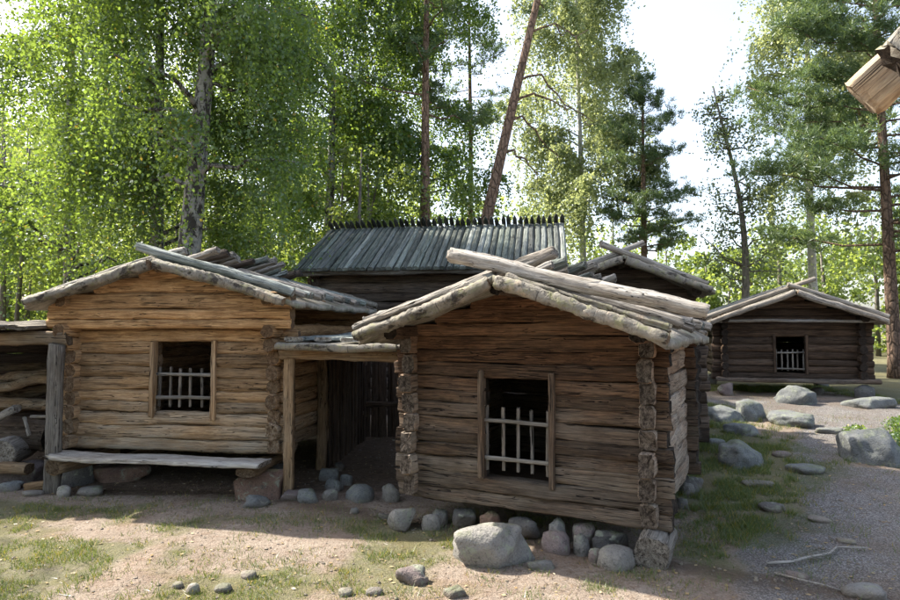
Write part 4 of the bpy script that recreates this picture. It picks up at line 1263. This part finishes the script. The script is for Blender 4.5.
def sparse_tree(label, x, y, h, dia, seed):
    rng = np.random.default_rng(seed)
    root = thing('sparse_tree', label, 'tree', (x, y, tz(x, y) - .1))
    P = bendpath((0, 0, 0), (-.4, 0, h), 18, .6, rng)
    rad = dia / 2 * (1 - .85 * np.linspace(0, 1, 18))
    parts = [tube(P, rad, 10)]; C = []
    for i in range(40):
        k0 = rng.integers(5, 17); st = P[k0]
        az = rng.uniform(0, 6.28); rr = rng.uniform(.7, 2.0) * (1.2 - k0 / 24)
        t = np.linspace(0, 1, 6); d = np.array([math.cos(az), math.sin(az), 0])
        L = st[None] + d[None] * (t * rr)[:, None]; L[:, 2] += rng.uniform(-.3, .8) * t * rr
        L[1:] += rng.normal(0, .10, (5, 3))
        parts.append(tube(L, np.linspace(.035, .008, 6), 5))
        m = 120
        tt = rng.uniform(.35, 1, m) * 4.999; kk = tt.astype(int); fr = (tt - kk)[:, None]
        C.append(L[kk] * (1 - fr) + L[np.minimum(kk + 1, 5)] * fr + rng.normal(0, .24, (m, 3)))
    V, F = merge(parts)
    link_mesh('trunk', V, F, [M['bark_grey']], root, smooth=True)
    Q = quads(np.concatenate(C), .10, rng)
    link_data('crown', raw_mesh('crown', Q, 4, len(Q) // 4), [M['leaf_grey']], root)
sparse_tree('thin half-bare tree with crooked limbs in front of the bright sky gap', 10.4, 22, 10.3, .34, 31)

# undergrowth and far wood
def leaf_mass(name, label, spots, leaf, size, seed, stems=True):
    """spots: (x, y, z0, z1, radius, leaves)"""
    rng = np.random.default_rng(seed)
    Cs, parts = [], []
    for (x, y, z0, z1, R, n) in spots:
        nb = max(6, int(R * 9))
        bc = np.stack([rng.normal(0, .55 * R, nb), rng.normal(0, .55 * R, nb), rng.uniform(z0, z1, nb)], 1)
        br = rng.uniform(.25, .6, nb) * R ** .6
        k = rng.integers(0, nb, n)
        d = rng.normal(0, 1, (n, 3)); d /= np.linalg.norm(d, axis=1)[:, None]
        rr = br[k] * rng.uniform(.3, 1.05, n) ** .5
        c = bc[k] + d * rr[:, None] * np.array([1, 1, .8])
        Cs.append(c + np.array([x, y, 0]))
        if stems:
            g = tz(x, y) - .2
            parts.append(tube([(x, y, g), (x + rng.normal(0, .2), y, (g + z1) / 2), (x + rng.normal(0, .3), y, z1)], [R * .06, R * .045, .02], 6))
    Q = quads(np.concatenate(Cs), size, rng)
    nq = len(Q) // 4
    me = raw_mesh(name, Q, 4, nq)
    o = link_data(name, me, [M[leaf]])
    tag(o, label, kind='stuff')
    if stems:
        V, F = merge(parts)
        t = link_mesh('stems', V, F, [M['bark_grey']], o, smooth=True)
        t['kind'] = 'stuff'
rng = np.random.default_rng(77)
spots = []
for i in range(22):
    x = rng.uniform(-22, -6); y = rng.uniform(20, 28)
    spots.append((x, y, 3, rng.uniform(9, 13), rng.uniform(1.8, 2.6), 2600))
for i in range(40):       # undergrowth close behind the cabins on the left
    x = rng.uniform(-17, -2.5); y = rng.uniform(17, 24)
    spots.append((x, y, .3, rng.uniform(3, 7.5), rng.uniform(1.2, 2.0), 2600))
for i in range(8):
    x = rng.uniform(-2, 6); y = rng.uniform(22, 28)
    spots.append((x, y, .5, rng.uniform(3, 5.5), rng.uniform(1.2, 2.0), 1800))
leaf_mass('undergrowth', 'sunlit thicket of young leafy trees behind the cabins', spots, 'leaf_wood', .11, 78)
spots = []
for i in range(90):
    x = rng.uniform(-34, 36); y = rng.uniform(30, 46)
    a = x / y
    top = 15 if a < -.05 else (10 if a < .28 else (6.2 if a < .52 else 8.5))
    spots.append((x, y, .3, top * rng.uniform(.65, 1.1), rng.uniform(1.8, 3.0), 2600))
leaf_mass('distant_wood', 'far pale green wood closing the view', spots, 'leaf_wood', .21, 79)

# unseen woods behind the camera, added to hold back the low sky
spots = []
for i in range(32):
    a = math.radians(rng.uniform(150, 285))      # clockwise from straight ahead
    d = rng.uniform(9, 17)
    spots.append((math.sin(a) * d, math.cos(a) * d - 1.0, 0.2, rng.uniform(6, 11), rng.uniform(1.5, 2.4), 700))
leaf_mass('added_woods', 'unseen trees behind the camera, added to hold back sky light', spots, 'leaf_birch', .26, 80)
birch('birch standing beyond the left edge of the picture', -10.4, 6.6, 12, .30, (4.6, 1.9, 22, 520, 22, .09, 1.0), 9)

# bushes at the right edge
def bush(label, x, y, r, h, seed, n=1400):
    rg = np.random.default_rng(seed)
    c = rg.normal(0, 1, (n, 3)); c /= np.linalg.norm(c, axis=1)[:, None]
    c *= rg.uniform(.25, 1, (n, 1)) ** .5 * np.array([r, r, h / 2]) * (1 + .25 * np.sin(c[:, :1] * 6))
    c[:, 2] += h / 2
    root = thing('bush', label, 'bush', (x, y, tz(x, y)))
    link_data('foliage', raw_mesh('foliage', quads(c, .035, rg), 4, n), [M['leaf_birch']], root)
    st = [tube([(0, 0, -.03), (rg.normal(0, r * .4), rg.normal(0, r * .4), h * .7)], [.008, .003], 4) for _ in range(7)]
    V, F = merge(st)
    link_mesh('stem', V, F, [M['bark_grey']], root)
bush('small bright green bush beside the tall boulder at the right edge', 5.72, 7.95, .26, .36, 5)
bush('low tuft-like green bush at the path behind the tall boulder', 5.85, 9.0, .15, .16, 6, 350)
bush('tiny green bush behind the right edge bush', 6.6, 9.1, .22, .28, 7, 700)

# ------------------------------------------------------------------ ground cover
def ground_cover():
    rg = np.random.default_rng(8)
    # grass blades
    n = 1500000
    X = rg.uniform(-6, 8.5, n); Y = 3.3 + 11.2 * rg.uniform(0, 1, n) ** 1.2
    tuft = fbm(X, Y, 5.0, 70, 4)
    pr = grass_zone(X, Y) * sst(.40, .62, tuft) * 1.2 * (1 - 0.9 * gravel_zone(X, Y)) * (1 - 0.9 * litter_zone(X, Y))
    keep = rg.uniform(0, 1, n) < pr * (0.5 + 0.7 * sst(1.8, 2.4, X))
    X, Y = X[keep], Y[keep]
    m = len(X)
    Z = terr(X, Y)
    hgt = rg.uniform(.012, .045, m) * (0.7 + 0.8 * fbm(X, Y, 2.0, 88, 2)) * (1 + 0.8 * sst(1.8, 2.4, X))
    az = rg.uniform(0, 6.283, m)
    w = rg.uniform(.0016, .0034, m)
    lean = rg.normal(0, .55, (m, 2)) * hgt[:, None]
    V = np.empty((m, 3, 3))
    V[:, 0] = np.stack([X - np.cos(az) * w, Y - np.sin(az) * w, Z - .004], 1)
    V[:, 1] = np.stack([X + np.cos(az) * w, Y + np.sin(az) * w, Z - .004], 1)
    V[:, 2] = np.stack([X + lean[:, 0], Y + lean[:, 1], Z + hgt], 1)
    o = link_data('grass', raw_mesh('grass', V.reshape(-1, 3), 3, m), [M['grass']])
    tag(o, 'short sparse grass growing in patches on the ground', kind='stuff')
    # pebbles
    B, F = ICO[1]
    n = 15000
    X = rg.uniform(-5.5, 7.5, n); Y = 3.4 + 7.5 * rg.uniform(0, 1, n) ** 1.5
    keep = rg.uniform(0, 1, n) < 0.35 + 0.55 * gravel_zone(X, Y)
    X, Y = X[keep], Y[keep]; n = len(X)
    s = .0025 + .012 * rg.uniform(0, 1, n) ** 4 + .006 * rg.uniform(0, 1, n)
    Vv = B[None] * (s[:, None, None] * rg.uniform(.6, 1.3, (n, 1, 3))) * np.array([1, 1, .6]) * (1 + rg.normal(0, .12, (n, len(B), 1)))
    Vv = Vv + np.stack([X, Y, terr(X, Y) + s * .15], 1)[:, None]
    Fa = np.array(F)
    allv = Vv[:, Fa.ravel()].reshape(-1, 3)
    o = link_data('pebbles', raw_mesh('pebbles', allv, 3, len(allv) // 3), [M['stone']])
    o.color = (.36, .33, .30, 1)
    tag(o, 'small loose pebbles strewn over soil and gravel', kind='stuff')
    # needles and bits of twig
    n = 16000
    X = rg.uniform(-5.5, 7, n); Y = 3.4 + 7 * rg.uniform(0, 1, n) ** 1.4
    keep = rg.uniform(0, 1, n) < sst(.38, .62, fbm(X, Y, 1.8, 120, 3))
    X, Y = X[keep], Y[keep]; n = len(X)
    az = rg.uniform(0, 6.283, n); l = rg.uniform(.012, .05, n) * (1 + 2 * (rg.uniform(0, 1, n) > .985)); w = rg.uniform(.0012, .0028, n)
    dx, dy = np.cos(az), np.sin(az); Z = terr(X, Y)
    V = np.empty((n, 3, 3))
    V[:, 0] = np.stack([X - dx * l - dy * w, Y - dy * l + dx * w, Z + .004], 1)
    V[:, 1] = np.stack([X - dx * l + dy * w, Y - dy * l - dx * w, Z + .006], 1)
    V[:, 2] = np.stack([X + dx * l, Y + dy * l, Z + .007], 1)
    o = link_data('needle_litter', raw_mesh('needle_litter', V.reshape(-1, 3), 3, n), [M['dry_leaf_dark']])
    tag(o, 'brown pine needles and twig bits littering the soil', kind='stuff')
    # dry leaves
    n = 2200
    X = rg.uniform(-5.5, 6.5, n); Y = 3.4 + 6.5 * rg.uniform(0, 1, n) ** 1.3
    C = np.stack([X, Y, terr(X, Y) + .008], 1)
    Q = quads(C, .035, rg).reshape(-1, 4, 3)
    Q[:, :, 2] = C[:, None, 2] + (Q[:, :, 2] - C[:, None, 2]) * .25
    o = link_data('fallen_leaves', raw_mesh('fallen_leaves', Q.reshape(-1, 3), 4, n), [M['dry_leaf']])
    tag(o, 'dry fallen leaves scattered over the ground', kind='stuff')
ground_cover()
